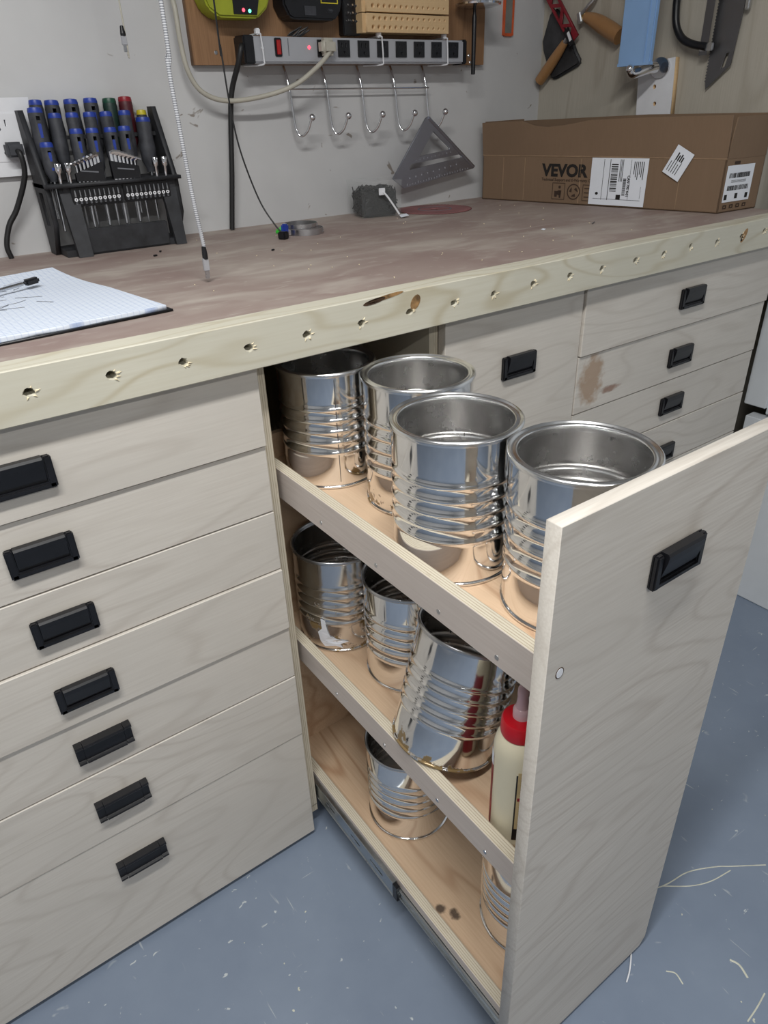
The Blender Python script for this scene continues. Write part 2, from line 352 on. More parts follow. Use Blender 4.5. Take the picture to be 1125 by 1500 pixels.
# ------------------------------------------------------------------ the room
YW = .79; ZT = 1.0824; ZB = 1.0189; YB = -.0246
struct('floor', B(-2.8, 2.2, -3.4, .95, -.05, 0), 'floor')
struct('wall_back', B(-2.8, 2.2, YW, YW+.12, 0, 2.5), 'wall')
struct('wall_left', B(-2.92, -2.8, -3.4, YW+.12, 0, 2.5), 'wall')
struct('wall_front', B(-2.92, 2.2, -3.52, -3.4, 0, 2.5), 'wall')
struct('wall_right', B(1.92, 2.04, -3.4, YW, 0, 2.5), 'wall')
struct('ceiling', B(-2.92, 2.2, -3.52, YW+.12, 2.5, 2.6), 'ceiling')
# short plywood-faced wall at the bench end, a touch out of square
st = struct('wall_side', B(0, .5, -.70, 0, 0, 2.5), 'wall_ply', loc=(1.361, YW, 0), rot=(0, 0, math.radians(2.0)))
# paint drips and the pale cord end lying on the floor
fl = bpy.data.objects['floor']
MT['drip'] = plain('dried_paint', rgb(192, 192, 178), .6, var=.05, scale=60)
def drip(pts, r):
    b = tube(bmesh.new(), [(x, y, .0002) for x, y in pts], r, 6, 5)
    for v in b.verts: v.co.z = max(v.co.z*.25, .0001)
    obj('paint_drip', b, 'drip', fl)
drip([(.40, -.47), (.477, -.503), (.54, -.515), (.593, -.541), (.62, -.56), (.675, -.598)], .0012)
drip([(.477, -.503), (.52, -.535), (.56, -.553), (.61, -.563)], .0011)
drip([(.452, -.72), (.42, -.724), (.389, -.726)], .0012); drip([(.455, -.655), (.46, -.67), (.452, -.690)], .002); drip([(.35, -.60), (.36, -.612), (.355, -.63)], .0013)
for k in range(40):
    x, y = random.uniform(-.25, .95), random.uniform(-.75, -.02)
    if 0 < x < .37 and -.56 < y: continue
    a = random.uniform(0, 6.28); ln = random.uniform(.001, .006)
    drip([(x, y), (x+ln*math.cos(a)*.6, y+ln*math.sin(a)*.6), (x+ln*math.cos(a+.5), y+ln*math.sin(a+.5))], random.uniform(.0006, .0016))
tag(obj('cord_end', tube(bmesh.new(), [(.345, -.525, .003), (.326, -.545, .003), (.30, -.562, .0025), (.28, -.571, .002)], .0013, 6), 'white'), 'thin white cord end lying on floor under pull-out front', 'cord')

# ceiling lights over the bench
for i, (p, lx, ly, pw, nm) in enumerate(LIGHTS):
    t = thing('ceiling_light', ['long white shop light on ceiling above the bench', 'long white shop light on ceiling behind the bench aisle'][i], 'light', (p[0], p[1], p[2]+.10))
    obj('housing', B(-lx/2-.03, lx/2+.03, -.07, .07, -.05, 0, .006), 'white_paint', t)
    for s in (-1, 1): obj('hanger', tube(bmesh.new(), [(s*.4, 0, -.002), (s*.4, 0, 2.5-p[2]-.10)], .003, 6, 0), 'steel', t)
    for s in (-1, 1): obj('end_cap', B(s*(lx/2+.02)-.012, s*(lx/2+.02)+.012, -.06, .06, -.085, -.05, .004), 'white', t)
    MT['tube'] = MT.get('tube') or plain('light_tube', (.85, .86, .86, 1), .3, var=0)
    for s in (-1, 1): obj('tube', lathe(bmesh.new(), [(.001, -lx/2), (.012, -lx/2), (.012, lx/2), (.001, lx/2)], 12, (0, s*.035, -.068), (1, 0, 0)), 'tube', t, smooth=True)

# white cupboard on the far side of the bench end
t = thing('cupboard', 'white painted cupboard with stiles and rails beyond the bench end', 'cupboard', (1.46, -.5, 0))
obj('base_panel', B(-.016, .02, -.85, .52, .0, .475, .003), 'white_paint', t)
obj('body', B(.02, .44, -.85, .485, .0, 2.0), 'white_paint', t)
obj('rail', B(-.02, .02, -.85, .52, .508, .556, .002), 'white_paint', t)
for y0, y1 in ((.475, .535), (.08, .15), (-.4, -.33), (-.85, -.78)):
    obj('stile', B(-.016, .02, y0, y1, .585, 1.95, .002), 'white_paint', t)
for y0, y1 in ((.15, .475), (-.33, .08), (-.78, -.4)): obj('door_panel', B(-.006, .02, y0, y1, .57, 1.95), 'white_paint', t)

# ------------------------------------------------------------------ bench top and its front board
bt = thing('bench_top', 'long workbench top of dusty brown hardboard with pine front edge', 'worktop', (0, 0, 0))
obj('top_panel', B(-1.3, 1.372, YB+.042, YW, ZT-.035, ZT-.0005), 'bench', bt)
fb = bmesh.new(); box(fb, -1.3, 1.385, YB, YB+.042, ZB, ZT, .0012, 1)
holes = [(-.289, 1.054), (-.197, 1.053), (-.108, 1.050), (-.017, 1.050), (.072, 1.050), (.163, 1.049), (.251, 1.050), (.339, 1.049), (.424, 1.049), (.515, 1.051),
         (.607, 1.052), (.693, 1.052), (.789, 1.054), (.875, 1.054), (.963, 1.057), (1.055, 1.054), (1.146, 1.055), (1.236, 1.057), (-.38, 1.053), (-.47, 1.053)]
board = obj('front_board', fb, 'pine', bt)
cut = bmesh.new()
for k, (x, z) in enumerate(holes):
    t_ = bmesh.new(); n_ = 11; ring = []
    for d, sc in ((-.004, 1.25), (.003, .9), (.036, .75)):
        ring.append([t_.verts.new((x+sc*.0062*random.uniform(.75, 1.3)*math.cos(2*PI*q/n_), YB+d, z+sc*.0052*random.uniform(.75, 1.3)*math.sin(2*PI*q/n_))) for q in range(n_)])
    for a, b in zip(ring[:-1], ring[1:]):
        for q in range(n_): t_.faces.new((a[q], a[(q+1) % n_], b[(q+1) % n_], b[q]))
    t_.faces.new(ring[0]); t_.faces.new(ring[-1]); bmesh.ops.recalc_face_normals(t_, faces=t_.faces); merge(cut, t_)
cm = bpy.data.meshes.new('cut'); cut.to_mesh(cm); cut.free(); co = bpy.data.objects.new('cut', cm); COL.objects.link(co)
md = board.modifiers.new('b', 'BOOLEAN'); md.operation = 'DIFFERENCE'; md.object = co; md.solver = 'EXACT'
dg = bpy.context.evaluated_depsgraph_get(); nm = bpy.data.meshes.new_from_object(board.evaluated_get(dg)); board.modifiers.clear()
old = board.data; board.data = nm; bpy.data.meshes.remove(old); bpy.data.objects.remove(co); bpy.data.meshes.remove(cm)
MT['splinter'] = plain('fresh_splinters', rgb(232, 218, 186), .7); MT['knot'] = plain('pine_knot', rgb(146, 112, 72), .6, var=.2, scale=90)
MT['knot_dark'] = plain('dark_knot', rgb(72, 52, 36), .7, var=.2, scale=200)
for k, (x, z) in enumerate(holes):
    b = bmesh.new()
    for q in range(5):
        a = random.uniform(-2.4, 1.0); rr = .0066; ex = random.uniform(.003, .007)
        p = [(x+rr*math.cos(a)*.9, z+rr*.8*math.sin(a)), (x+rr*math.cos(a+.5)*.9, z+rr*.8*math.sin(a+.5)), (x+(rr+ex)*math.cos(a+.3), z+(rr+ex*.6)*math.sin(a+.3))]
        vs = [b.verts.new((px, YB-.0003, pz)) for px, pz in p]; v4 = b.verts.new((sum(p_[0] for p_ in p)/3, YB-.0016, sum(p_[1] for p_ in p)/3))
        for q1, q2 in ((0, 1), (1, 2), (2, 0)): b.faces.new((vs[q1], vs[q2], v4))
    ho = obj('screw_hole_splinters', b, 'splinter', board)
def knot(x, z, rx, rz, m, rot=0):
    b = sheet([circle(0, 0, rx, 16, rz)], .0006); xf(b, rot=(0, 0, rot)); xf(b, (x, YB+.0001, z), (PI/2, 0, 0)); obj('knot', b, m, board)
knot(.187, 1.0765, .020, .0036, 'knot_dark', .12); knot(.262, 1.063, .008, .012, 'knot', -.6); knot(1.156, 1.056, .007, .016, 'knot', -.6); knot(1.150, 1.051, .004, .007, 'knot_dark', -.6)
knot(.205, 1.079, .035, .003, 'knot', .1)

# ------------------------------------------------------------------ drawer pulls
def handle_a():
    b = bmesh.new(); W, H = .041, .021
    box(b, -W, W, -.004, 0, -H, H, .0015)
    for s in (-1, 1): box(b, s*.0365-.0050, s*.0365+.0050, -.009, -.002, -H, H, .0018)
    box(b, -W, W, -.009, -.002, -H, -.0125, .0022)
    extrude_x(b, [(-.003, -.006), (-.0075, -.0075), (-.0125, .012), (-.0135, .0195), (-.0115, .0225), (-.003, .0225)], -.0308, .0308)
    extrude_x(b, [(-.003, -.0118), (-.0045, -.0118), (-.0065, -.0070), (-.003, -.0055)], -.0300, .0300)
    return b
def handle_b():
    b = bmesh.new(); W = .0415
    pr = [(0, -.0195), (-.0085, -.0195), (-.0105, -.0175), (-.0095, -.0150), (-.0050, -.0135), (-.0050, .0080), (-.0085, .0125), (-.0120, .0135), (-.0135, .0165), (-.0125, .0195), (0, .0200)]
    for s in (-1, 1): extrude_x(b, pr, s*.0415, s*.0305)
    p2 = [(y*1.0-.001 if y else 0, z) for y, z in pr]; extrude_x(b, p2, -.0298, .0298)
    box(b, -.031, .031, -.004, 0, -.019, .019)
    return b
HA = bpy.data.meshes.new('pull_handle'); hb_ = handle_a(); bmesh.ops.recalc_face_normals(hb_, faces=hb_.faces); hb_.to_mesh(HA); hb_.free(); HA.materials.append(MT['black'])
HB = bpy.data.meshes.new('pull_handle_bar'); hb_ = handle_b(); bmesh.ops.recalc_face_normals(hb_, faces=hb_.faces); hb_.to_mesh(HB); hb_.free(); HB.materials.append(MT['black'])
def handle(parent, x, y, z, kind='a'):
    o = bpy.data.objects.new('pull_handle', HA if kind == 'a' else HB); COL.objects.link(o); o.parent = parent; o.location = (x, y, z); o['label'] = 'black cup pull handle'
    return o
def drawers(t, x0, x1, zs, ys, hx, hz, kinds, mats):
    for k in range(len(zs)-1):
        zc = (zs[k]+zs[k+1])/2; h = zs[k]-zs[k+1]; wd = x1-x0
        f = obj('drawer_front', B(-wd/2, wd/2, -.018, 0, -h/2+.0012, h/2-.0012, .0008, 1), mats[k] if k < len(mats) else 'birch', t, loc=((x0+x1)/2, ys[k]+.018, zc))
        handle(f, hx-(x0+x1)/2, -.018, hz[k]-zc, kinds[k])

# left chest of seven drawers
t = thing('drawer_cabinet', 'birch plywood chest of seven wide drawers under notepad end of bench', 'cabinet', (0, 0, 0))
drawers(t, -.655, -.0005, [1.0185, .895, .784, .677, .556, .445, .300, .012], [-.0045, 0, -.0005, -.004, 0, -.001, .001], -.327,
        [.950, .840, .727, .610, .500, .370, .215], 'aaaabbb', [])
for x0, x1 in ((.0, .0205), (-.655, -.637)):
    p = B(x0, x1, .0185, .70, .062, ZB, mi=0); obj('side_panel', p, 'ply_edge_x', t)
obj('back_panel', B(-.655, .0, .70, .71, .062, ZB), 'birch', t); obj('bottom_panel', B(-.655, .0205, .0185, .70, .045, .0635), 'ply_edge_x', t)
obj('plinth', B(-.64, .0, .06, .08, 0, .046), 'birch', t)

# centre bay: opening of the pull-out, and the closed one beside it
t = thing('pull_out_cabinet', 'birch plywood bay with one closed tall front beside the open pull-out', 'cabinet', (0, 0, 0))
obj('partition', B(.324, .342, .0185, .70, .045, ZB), 'ply_edge_x', t); obj('partition', B(.665, .683, .0185, .70, .045, ZB), 'ply_edge_x', t)
obj('back_panel', B(.0205, .683, .70, .71, .045, ZB), 'birch_in', t)
obj('bottom_panel', B(.342, .665, .0185, .70, .045, .0635), 'ply_edge_x', t); obj('plinth', B(.342, .68, .06, .08, 0, .046), 'birch', t)
f = obj('door_front', B(-.1700, .1695, -.018, 0, -.5, .5, .0008, 1), 'birch', t, loc=(.5125, .018, .5165)); handle(f, .515-.5125, -.018, .905-.5165)

# right chest of drawers
t = thing('drawer_cabinet', 'birch plywood chest of drawers below the cardboard box end of bench', 'cabinet', (0, 0, 0))
drawers(t, .6845, 1.356, [1.0185, .882, .760, .650, .540, .42, .28, .012], [-.005, -.001, .0005, 0, 0, 0, 0], 1.029, [.945, .815, .700, .573, .470, .345, .195], 'aaaaaaa', ['birch', 'birch_brown'])
obj('side_panel', B(.6845, .703, .0185, .70, .045, ZB), 'ply_edge_x', t); obj('side_panel', B(1.336, 1.354, .0185, .70, .045, ZB), 'ply_edge_x', t)
obj('back_panel', B(.6845, 1.354, .70, .71, .045, ZB), 'birch', t); obj('bottom_panel', B(.703, 1.336, .0185, .70, .045, .0635), 'ply_edge_x', t); obj('plinth', B(.69, 1.34, .06, .08, 0, .046), 'birch', t)

# ------------------------------------------------------------------ the open pull-out rack
YF = -.548; XP0, XP1 = .006, .356; ZP0, ZP1 = .010, 1.0105
t = thing('pull_out_rack', 'tall open pull-out plywood rack with three shelves full of cans', 'pull-out', (0, YF, 0))
wd = XP1-XP0; hh = ZP1-ZP0
fp = sheet([[(-wd/2, -hh/2), (wd/2-.013, -hh/2), (wd/2, -hh/2+.018), (wd/2, hh/2), (-wd/2, hh/2)]], .018)
xf(fp, rot=(PI/2, 0, 0)); bmesh.ops.translate(fp, verts=fp.verts, vec=(0, .018, 0))
bmesh.ops.bevel(fp, geom=[e for e in fp.edges if e.calc_face_angle(0) > 1], offset=.0009, segments=1, affect='EDGES')
fpo = obj('front_panel', fp, 'birch_z', t, loc=((XP0+XP1)/2, 0, (ZP0+ZP1)/2))
handle(fpo, .190-(XP0+XP1)/2, 0, .903-(ZP0+ZP1)/2)
b = sheet([circle(0, 0, .0048, 14, .0058)], .0006); xf(b, rot=(PI/2, 0, 0)); obj('filled_knot', b, 'white', fpo, loc=(.026-(XP0+XP1)/2, .0001, .838-(ZP0+ZP1)/2))
b = sheet([circle(0, 0, .0060, 14, .0070)], .0004); xf(b, rot=(PI/2, 0, 0)); obj('knot_ring', b, 'knot_dark', fpo, loc=(.026-(XP0+XP1)/2, .0001, .838-(ZP0+ZP1)/2))
XL, XR_ = .032, .312; YBK = .172-YF   # local y of the back end
L0 = .018
def rail(parent, x0, x1, y0, y1, z0, z1, screws=()):
    b = B(x0, x1, y0, y1, z0, z1, .0006, 1)
    for f_ in b.faces:
        if f_.normal.z > .9: f_.material_index = 1
    o = obj('side_rail', b, ['birch_pink', 'ply_edge_x'], parent)
    for yy, zz in screws:
        obj('screw_head', lathe(bmesh.new(), [(.0001, .0004), (.0032, .0004), (.0036, -.001)], 12, (x0, yy, zz), (-1, 0, 0)), 'steel', o)
for k, (zf, zr0, zr1, mt) in enumerate(((.790, .779, .832, 'birch_in'), (.445, .437, .484, 'birch_in'), (.090, .078, .130, 'birch_in_knot'))):
    obj('shelf_board', B(XL+.017, XR_-.017, L0, YBK-.012, zf-.010, zf), mt, t)
    sc = [(.09, zr0+.012), (.19, zr0+.014), (.32, zr0+.012), (.46, zr0+.013)] if k < 2 else []
    rail(t, XL, XL+.018, L0, YBK-.012, zr0, zr1, sc); rail(t, XR_-.018, XR_, L0, YBK-.012, zr0, zr1)
obj('back_panel', B(XL, XR_, YBK-.012, YBK, .078, .835), 'birch_in', t)
for x0, x1, s in ((.0215, XL, 1), (XR_, XR_+.0105, -1)):
    b = bmesh.new()   # C-shaped telescopic runner: two stages, the outer one slotted with a hollow behind
    xa = x1 if s > 0 else x0
    box(b, min(xa, xa-s*.002), max(xa, xa-s*.002), L0, .42, .088, .112)
    for zz in (.088, .109): box(b, min(xa, xa-s*.006), max(xa, xa-s*.006), L0, .42, zz, zz+.003, .0008, 1)
    for zz in (.078, .119): box(b, min(xa, xa-s*.0095), max(xa, xa-s*.0095), .30, YBK, zz, zz+.003, .0008, 1)
    so = obj('drawer_slide', b, 'zinc', t, label='zinc telescopic drawer runner')
    pl = sheet([rect(.30, YBK, .079, .121)]+[rect(q0, q1, .096, .101) for q0, q1 in ((.335, .375), (.41, .44), (.50, .53))], .0012)
    for v in pl.verts: v.co = Vector((xa-s*(.0068+v.co.z), v.co.x, v.co.y))
    obj('slotted_web', pl, 'zinc', so)
    b = bmesh.new(); box(b, min(xa-s*.002, xa-s*.0098), max(xa-s*.002, xa-s*.0098), .288, .302, .080, .120, .001)
    obj('slide_stop', b, 'black', so)

# ------------------------------------------------------------------ tin cans
R, HC = .0833, .199
def can_meshes(lip):
    RB = .0803
    prof = [(R*.955, .0015), (R*.968, .0), (R*.982, .0008), (R*.985, .0030), (R*.975, .0042), (R*.955, .0048), (RB, .007)]
    zs = [.300, .395, .490, .585, .680]
    pts = [(RB, .04)]
    for f in zs[::-1]:
        zc = HC*(1-f)
        for d, a in ((-.0078, 0), (-.0042, .0), (-.0030, .0007), (-.0014, .0016), (0, .0019), (.0014, .0016), (.0030, .0007), (.0042, 0)): pts.append((RB+a-.0006, zc+d))
    pts += [(RB, HC*.75), (RB, HC-.012)]
    outer = bmesh.new(); lathe(outer, prof+pts+[(RB, HC-.006)], 72)
    inner = bmesh.new(); ip = [(r_-.0008, z_) for r_, z_ in pts]; lathe(inner, [(R*.93, .004)]+ip+[(RB-.0008, HC-.006)], 72)
    rim = bmesh.new()
    if lip: lathe(rim, [(RB-.001, HC-.0075), (R-.0006, HC-.0065), (R, HC-.004), (R-.0002, HC-.0012), (R-.0018, HC), (R-.0034, HC-.0008), (R-.0044, HC-.0022), (R-.0060, HC-.0028), (R-.0078, HC-.0022), (R-.0094, HC-.0014), (R-.0108, HC-.0018), (R-.0116, HC-.0034), (R-.0116, HC-.0110), (R-.0108, HC-.0112)], 72)
    else: lathe(rim, [(RB-.001, HC-.0070), (R-.0012, HC-.0065), (R-.0004, HC-.004), (R-.0008, HC-.0012), (R-.0022, HC), (R-.0042, HC-.0008), (R-.0050, HC-.0040), (RB-.0035, HC-.0075), (RB-.003, HC-.008)], 72)
    base = bmesh.new(); lathe(base, [(0, .0050), (R*.45, .0050), (R*.62, .0056), (R*.64, .0070), (R*.80, .0070), (R*.82, .0050), (R*.955, .0045), (R*.958, .0015)], 72)
    seam = bmesh.new(); box(seam, RB-.0006, RB+.0003, -.0006, .0006, .012, HC-.010)
    return outer, inner, rim, base, seam
CAN = {}
def mk(name, bm, mat):
    bmesh.ops.recalc_face_normals(bm, faces=bm.faces); me = bpy.data.meshes.new(name); bm.to_mesh(me); bm.free(); me.materials.append(MT[mat])
    me.polygons.foreach_set('use_smooth', [True]*len(me.polygons))
    try: me.set_sharp_from_angle(angle=math.radians(60))
    except Exception: pass
    return me
for lip in (True, False):
    o, i, r_m, ba, se = can_meshes(lip)
    CAN[lip] = dict(body=mk('can_body', o, 'tin'), inner_wall=mk('can_inner', i, 'tin_in'), rim=mk('can_rim', r_m, 'tin_rim' if lip else 'steel'),
                    base=mk('can_base', ba, 'tin_in'), seam=mk('can_seam', se, 'steel_dark'))
def can(label, loc, lip=True, rz=0, tilt=None, scale=1, skin=None, group=None):
    c = thing('tin_can', label, 'can', loc, group=group)
    if tilt:
        q = Vector((0, 0, 1)).rotation_difference(Vector(tilt).normalized()); c.rotation_mode = 'QUATERNION'; c.rotation_quaternion = q @ Euler((0, 0, rz)).to_quaternion()
    else: c.rotation_euler = (0, 0, rz)
    c.scale = (scale,)*3
    for part in ('body', 'inner_wall', 'rim', 'base', 'seam'):
        o = bpy.data.objects.new(part, CAN[lip][part]); COL.objects.link(o); o.parent = c
        if part == 'body' and skin:
            o.data = o.data.copy(); o.data.materials.clear(); o.data.materials.append(MT[skin])
    return c
def curved(bm, radius, ang0):   # wrap an XY-flat mesh (x along the arc, y up) on a cylinder
    for v in bm.verts:
        a = ang0+v.co.x/radius; r = radius+v.co.z; v.co = Vector((r*math.cos(a), r*math.sin(a), v.co.y))
    return bm
E1, E2, E3 = .7905, .4455, .0905
can('shiny ribbed can with dark side seam deepest on the top shelf', (.145, .058, E1), True, math.radians(-112), scale=.96)
c1 = can('shiny ribbed can with tan glue residue near its base on top shelf', (.202, -.105, E1), True, .5, skin='tin_stain')
c2 = can('shiny empty ribbed can with wide rim midway along the top shelf', (.134, -.267, E1), True, .7)
c3 = can('shiny ribbed can with stamped code standing against pull-out front on top shelf', (.176, -.4305, E1), True, 1.8)
b = text('176220  N', .0085, .0001); curved(b, .0806, 0); obj('stamped_code', b, 'ink_grey', c3, loc=(0, 0, .022), rot=(0, 0, math.radians(-128)-1.8))
b = B(.0, .0025, -.001, .001, -.012, .004); obj('rim_burr', b, 'chrome', c3, loc=(.0735*math.cos(-1.55), .0735*math.sin(-1.55), HC-.005), rot=(0, 0, -1.0))
c4 = can('dull stained can with torn white label scrap, deepest on the middle shelf', (.145, .068, E2), False, .8, skin='tin_rust')
b = sheet([[(0, 0), (.02, .004), (.034, -.002), (.030, .008), (.046, .012), (.030, .017), (.012, .024), (.008, .036), (.004, .060), (-.004, .062), (-.003, .04), (-.012, .03), (-.008, .01)]], .0006)
bmesh.ops.triangulate(b, faces=b.faces); bmesh.ops.subdivide_edges(b, edges=b.edges, cuts=2); curved(b, .0812, 0)
obj('label_scrap', b, 'paper', c4, loc=(0, 0, .012), rot=(0, 0, math.radians(-146)-.8))
can('narrow-rimmed can behind the tilted can on the middle shelf', (.186, -.100, E2), False, 1.0)
can('tilted can propped with its base on the middle shelf rail', (.106, -.284, .4681), False, 1.1, tilt=(.289, 0, 1), skin='tin_stain')
can('can mostly hidden behind the glue bottle on the middle shelf', (.2105, -.4455, E2), False, .4)
can('lone ribbed can in the middle of the bottom shelf', (.160, -.118, E3), False, .9)
can('can behind the front panel at the dark knots on bottom shelf', (.190, -.414, E3), False, 1.3)

# glue bottle
g = thing('glue_bottle', 'cream wood glue bottle with red cap on the middle shelf', 'bottle', (.088, -.452, E2))
obj('body', lathe(bmesh.new(), [(0, .001), (.028, .0), (.0315, .004), (.032, .012), (.032, .150), (.0315, .168), (.029, .180), (.023, .190), (.019, .193), (0, .194)], 40), 'glue', g, smooth=True)
cp = obj('cap', lathe(bmesh.new(), [(.018, .190), (.0245, .191), (.025, .194), (.0245, .211), (.0225, .2145), (.010, .217), (0, .217)], 40), 'cap_red', g, smooth=True)
obj('nozzle', lathe(bmesh.new(), [(.011, .215), (.011, .228), (.0095, .231), (.0080, .232), (.0065, .250), (.0072, .252), (.0068, .262), (.0035, .268), (0, .269)], 24), 'pink_tip', cp, smooth=True)
def wrap_label(pts, mat, ang, z, parent, th=.0003, name='label', r=.0321):
    b = sheet(pts, th); bmesh.ops.triangulate(b, faces=b.faces)
    for _ in range(5): bmesh.ops.subdivide_edges(b, edges=[e for e in b.edges if e.calc_length() > .004], cuts=1); bmesh.ops.triangulate(b, faces=b.faces)
    curved(b, r, ang); return obj(name, b, mat, parent, loc=(0, 0, z))
A0 = math.radians(-138)
lb = wrap_label([rect(0, .075, .0, .125)], 'black', A0, .020, g, name='label')
wrap_label([rect(.002, .073, .003, .110)], 'label_tan', A0, .020, lb, name='label_field', r=.03235)
b = bmesh.new()
for q in range(22):
    z = .012+q*.0042
    if 9 < q < 12: continue
    merge(b, sheet([rect(.006, .006+.03+.03*((q*7) % 5)/5, z, z+.0018)], .0002))
bmesh.ops.triangulate(b, faces=b.faces); curved(b, .0326, A0); obj('label_print', b, 'ink_brown', lb, loc=(0, 0, .020))
b = text('T', .011, .0003); curved(b, .0326, A0+.2); obj('label_letter', b, 'white', lb, loc=(0, 0, .134))
wrap_label([rect(.003, .03, .058, .064)], 'red', A0, .020, lb, name='label_stripe', r=.0326)
l2 = wrap_label([rect(-.05, .0, .0, .135)], 'red', math.radians(-205), .018, g, name='front_label')
wrap_label([rect(-.012, .0, .10, .122)], 'paper', math.radians(-205), .018, l2, name='label_corner', r=.0324)

# ------------------------------------------------------------------ things on the bench
# notepad with a pen across it
t = thing('notepad', 'ruled white paper pad on black clipboard-like backing at bench edge', 'notepad', (-.30, .088, ZT))
P = [(-.12, -.012), (.236, .018), (.212, .20), (.168, .392), (-.06, .36)]
b = sheet([P], .003); obj('backing_board', b, 'black', t)
b = sheet([[(-.118, -.008), (.228, .021), (.205, .20), (.166, .386), (-.06, .355)]], .006)
bmesh.ops.triangulate(b, faces=b.faces)
for _ in range(3): bmesh.ops.subdivide_edges(b, edges=[e for e in b.edges if e.calc_length() > .03], cuts=1); bmesh.ops.triangulate(b, faces=b.faces)
for v in b.verts: v.co.z += max(0, (v.co.y-.25))**2*.55
obj('paper_stack', b, 'ruled', t, loc=(0, 0, .003), rot=(0, 0, 0))
b = bmesh.new()
for k in range(14):
    x, y = .02+random.uniform(-.05, .10), .20+random.uniform(-.05, .1)
    tube(b, [(x, y, .0094+max(0, y-.25)**2*.55), (x+random.uniform(-.02, .02), y+random.uniform(-.01, .01), .0094+max(0, y-.25)**2*.55), (x+random.uniform(-.02, .03), y+random.uniform(-.02, .02), .0094+max(0, y-.25)**2*.55)], .00035, 4, 4)
obj('pencil_scribble', b, 'ink_grey', t)['kind'] = 'stuff'
t = thing('pen', 'slim metal pen with black end lying across the notepad', 'pen', (-.200, .360, ZT+.020), (0, .04, math.radians(203)))
obj('barrel', lathe(bmesh.new(), [(.0004, .0), (.0028, .006), (.0030, .14), (.0004, .141)], 14, (0, 0, 0), (1, 0, 0)), 'steel', t, smooth=True)
obj('end_cap', B(-.022, .002, -.006, .006, -.004, .005, .0025), 'black', t); obj('clip', B(.002, .036, -.001, .001, .003, .0045), 'chrome', t)

# screwdriver rack
RX = .065
t = thing('tool_rack', 'black plastic screwdriver rack standing against wall on the bench', 'tool rack', (0, 0, ZT))
def leg(x0t, x1t, x0b, x1b, yt, yb, zt, tk=.012):
    b = bmesh.new(); vs = []
    for (xa, xb, y, z) in ((x0b, x1b, yb, 0), (x0t, x1t, yt, zt)):
        vs += [b.verts.new((xa, y, z)), b.verts.new((xb, y, z)), b.verts.new((xb, y+tk, z)), b.verts.new((xa, y+tk, z))]
    for q in ((0, 1, 2, 3), (4, 5, 6, 7), (0, 1, 5, 4), (1, 2, 6, 5), (2, 3, 7, 6), (3, 0, 4, 7)): b.faces.new([vs[i] for i in q])
    return b
obj('front_leg', leg(-.046, -.012, -.043, -.016, .688, .655, .128), 'black_rough', t); obj('front_leg', leg(.154, .186, .160, .182, .688, .662, .128), 'black_rough', t)
for xs in ((-.070, -.060), (.186, .196)):
    b = sheet([[(.73, 0), (.768, 0), (.776, .255), (.752, .255), (.692, .128), (.688, .06)], [(.715, .055), (.742, .055), (.746, .115), (.716, .115)]], xs[1]-xs[0])
    for v in b.verts: v.co = Vector((xs[0]+v.co.z, v.co.x, v.co.y))
    obj('side_frame', b, 'black_rough', t)
obj('trough', B(-.040, .150, .672, .684, .002, .048, .002), 'black_rough', t); obj('trough_base', B(-.060, .180, .676, .760, .0, .012), 'black_rough', t)
fas = obj('bit_fascia', B(-.040, .186, .684, .692, .088, .1275, .0015), 'black_rough', t)
# every screwdriver: x, y, top z, handle length, radius, cap
LEAN, SWAY = .06, .035
DRV = dict(back=[(-.031, .768, 1.354, .098, .0125, 'blue'), (-.001, .772, 1.353, .098, .0140, 'blue'), (.035, .772, 1.354, .098, .0140, 'blue'), (.073, .772, 1.355, .098, .0140, 'blue'), (.110, .772, 1.354, .098, .0140, 'green'), (.142, .772, 1.356, .098, .0140, 'red')],
           slim=[(.171, .771, 1.332, .075, .0105, 'yellow')],
           second=[(-.042, .738, 1.341, .105, .0140, 'blue'), (-.009, .738, 1.331, .10, .0125, 'blue'), (.023, .738, 1.331, .10, .0125, 'blue'), (.056, .738, 1.331, .10, .0125, 'blue'), (.088, .738, 1.331, .10, .0125, 'blue'), (.125, .738, 1.332, .10, .0125, 'blue'), (.160, .738, 1.319, .10, .0150, 'blue')],
           front=[(-.043, .708, 1.284, .068, .0125, 'blue'), (.016, .708, 1.304, .086, .0125, 'blue'), (.046, .708, 1.304, .086, .0125, 'blue'), (.081, .708, 1.304, .086, .0125, 'blue'), (.109, .708, 1.305, .086, .0125, 'blue')])
NUT = (-.038, -.020, .150, .169)
sh = [rect(-.070, .196, .672, .782)]
for row in DRV.values():
    for (x, y, zt_, ln, r, c) in row:
        d_ = zt_-(ZT+.1275); hr = .0046 if zt_-ln > ZT+.133 else .0085
        sh.append(circle(x-d_*math.tan(SWAY), y-d_*math.tan(LEAN), hr, 12))
for x in NUT: sh.append(circle(x-.0018, .6792, .0042, 10))
fs_ = sheet(sh, .007); bmesh.ops.translate(fs_, verts=fs_.verts, vec=(0, 0, .124)); obj('front_shelf', fs_, 'black_rough', t)
obj('back_shelf', B(-.013, .187, .7508, .7522, .203, .210), 'black_rough', t); obj('back_shelf', B(-.060, .186, .780, .789, .120, .128, .001), 'black_rough', t)
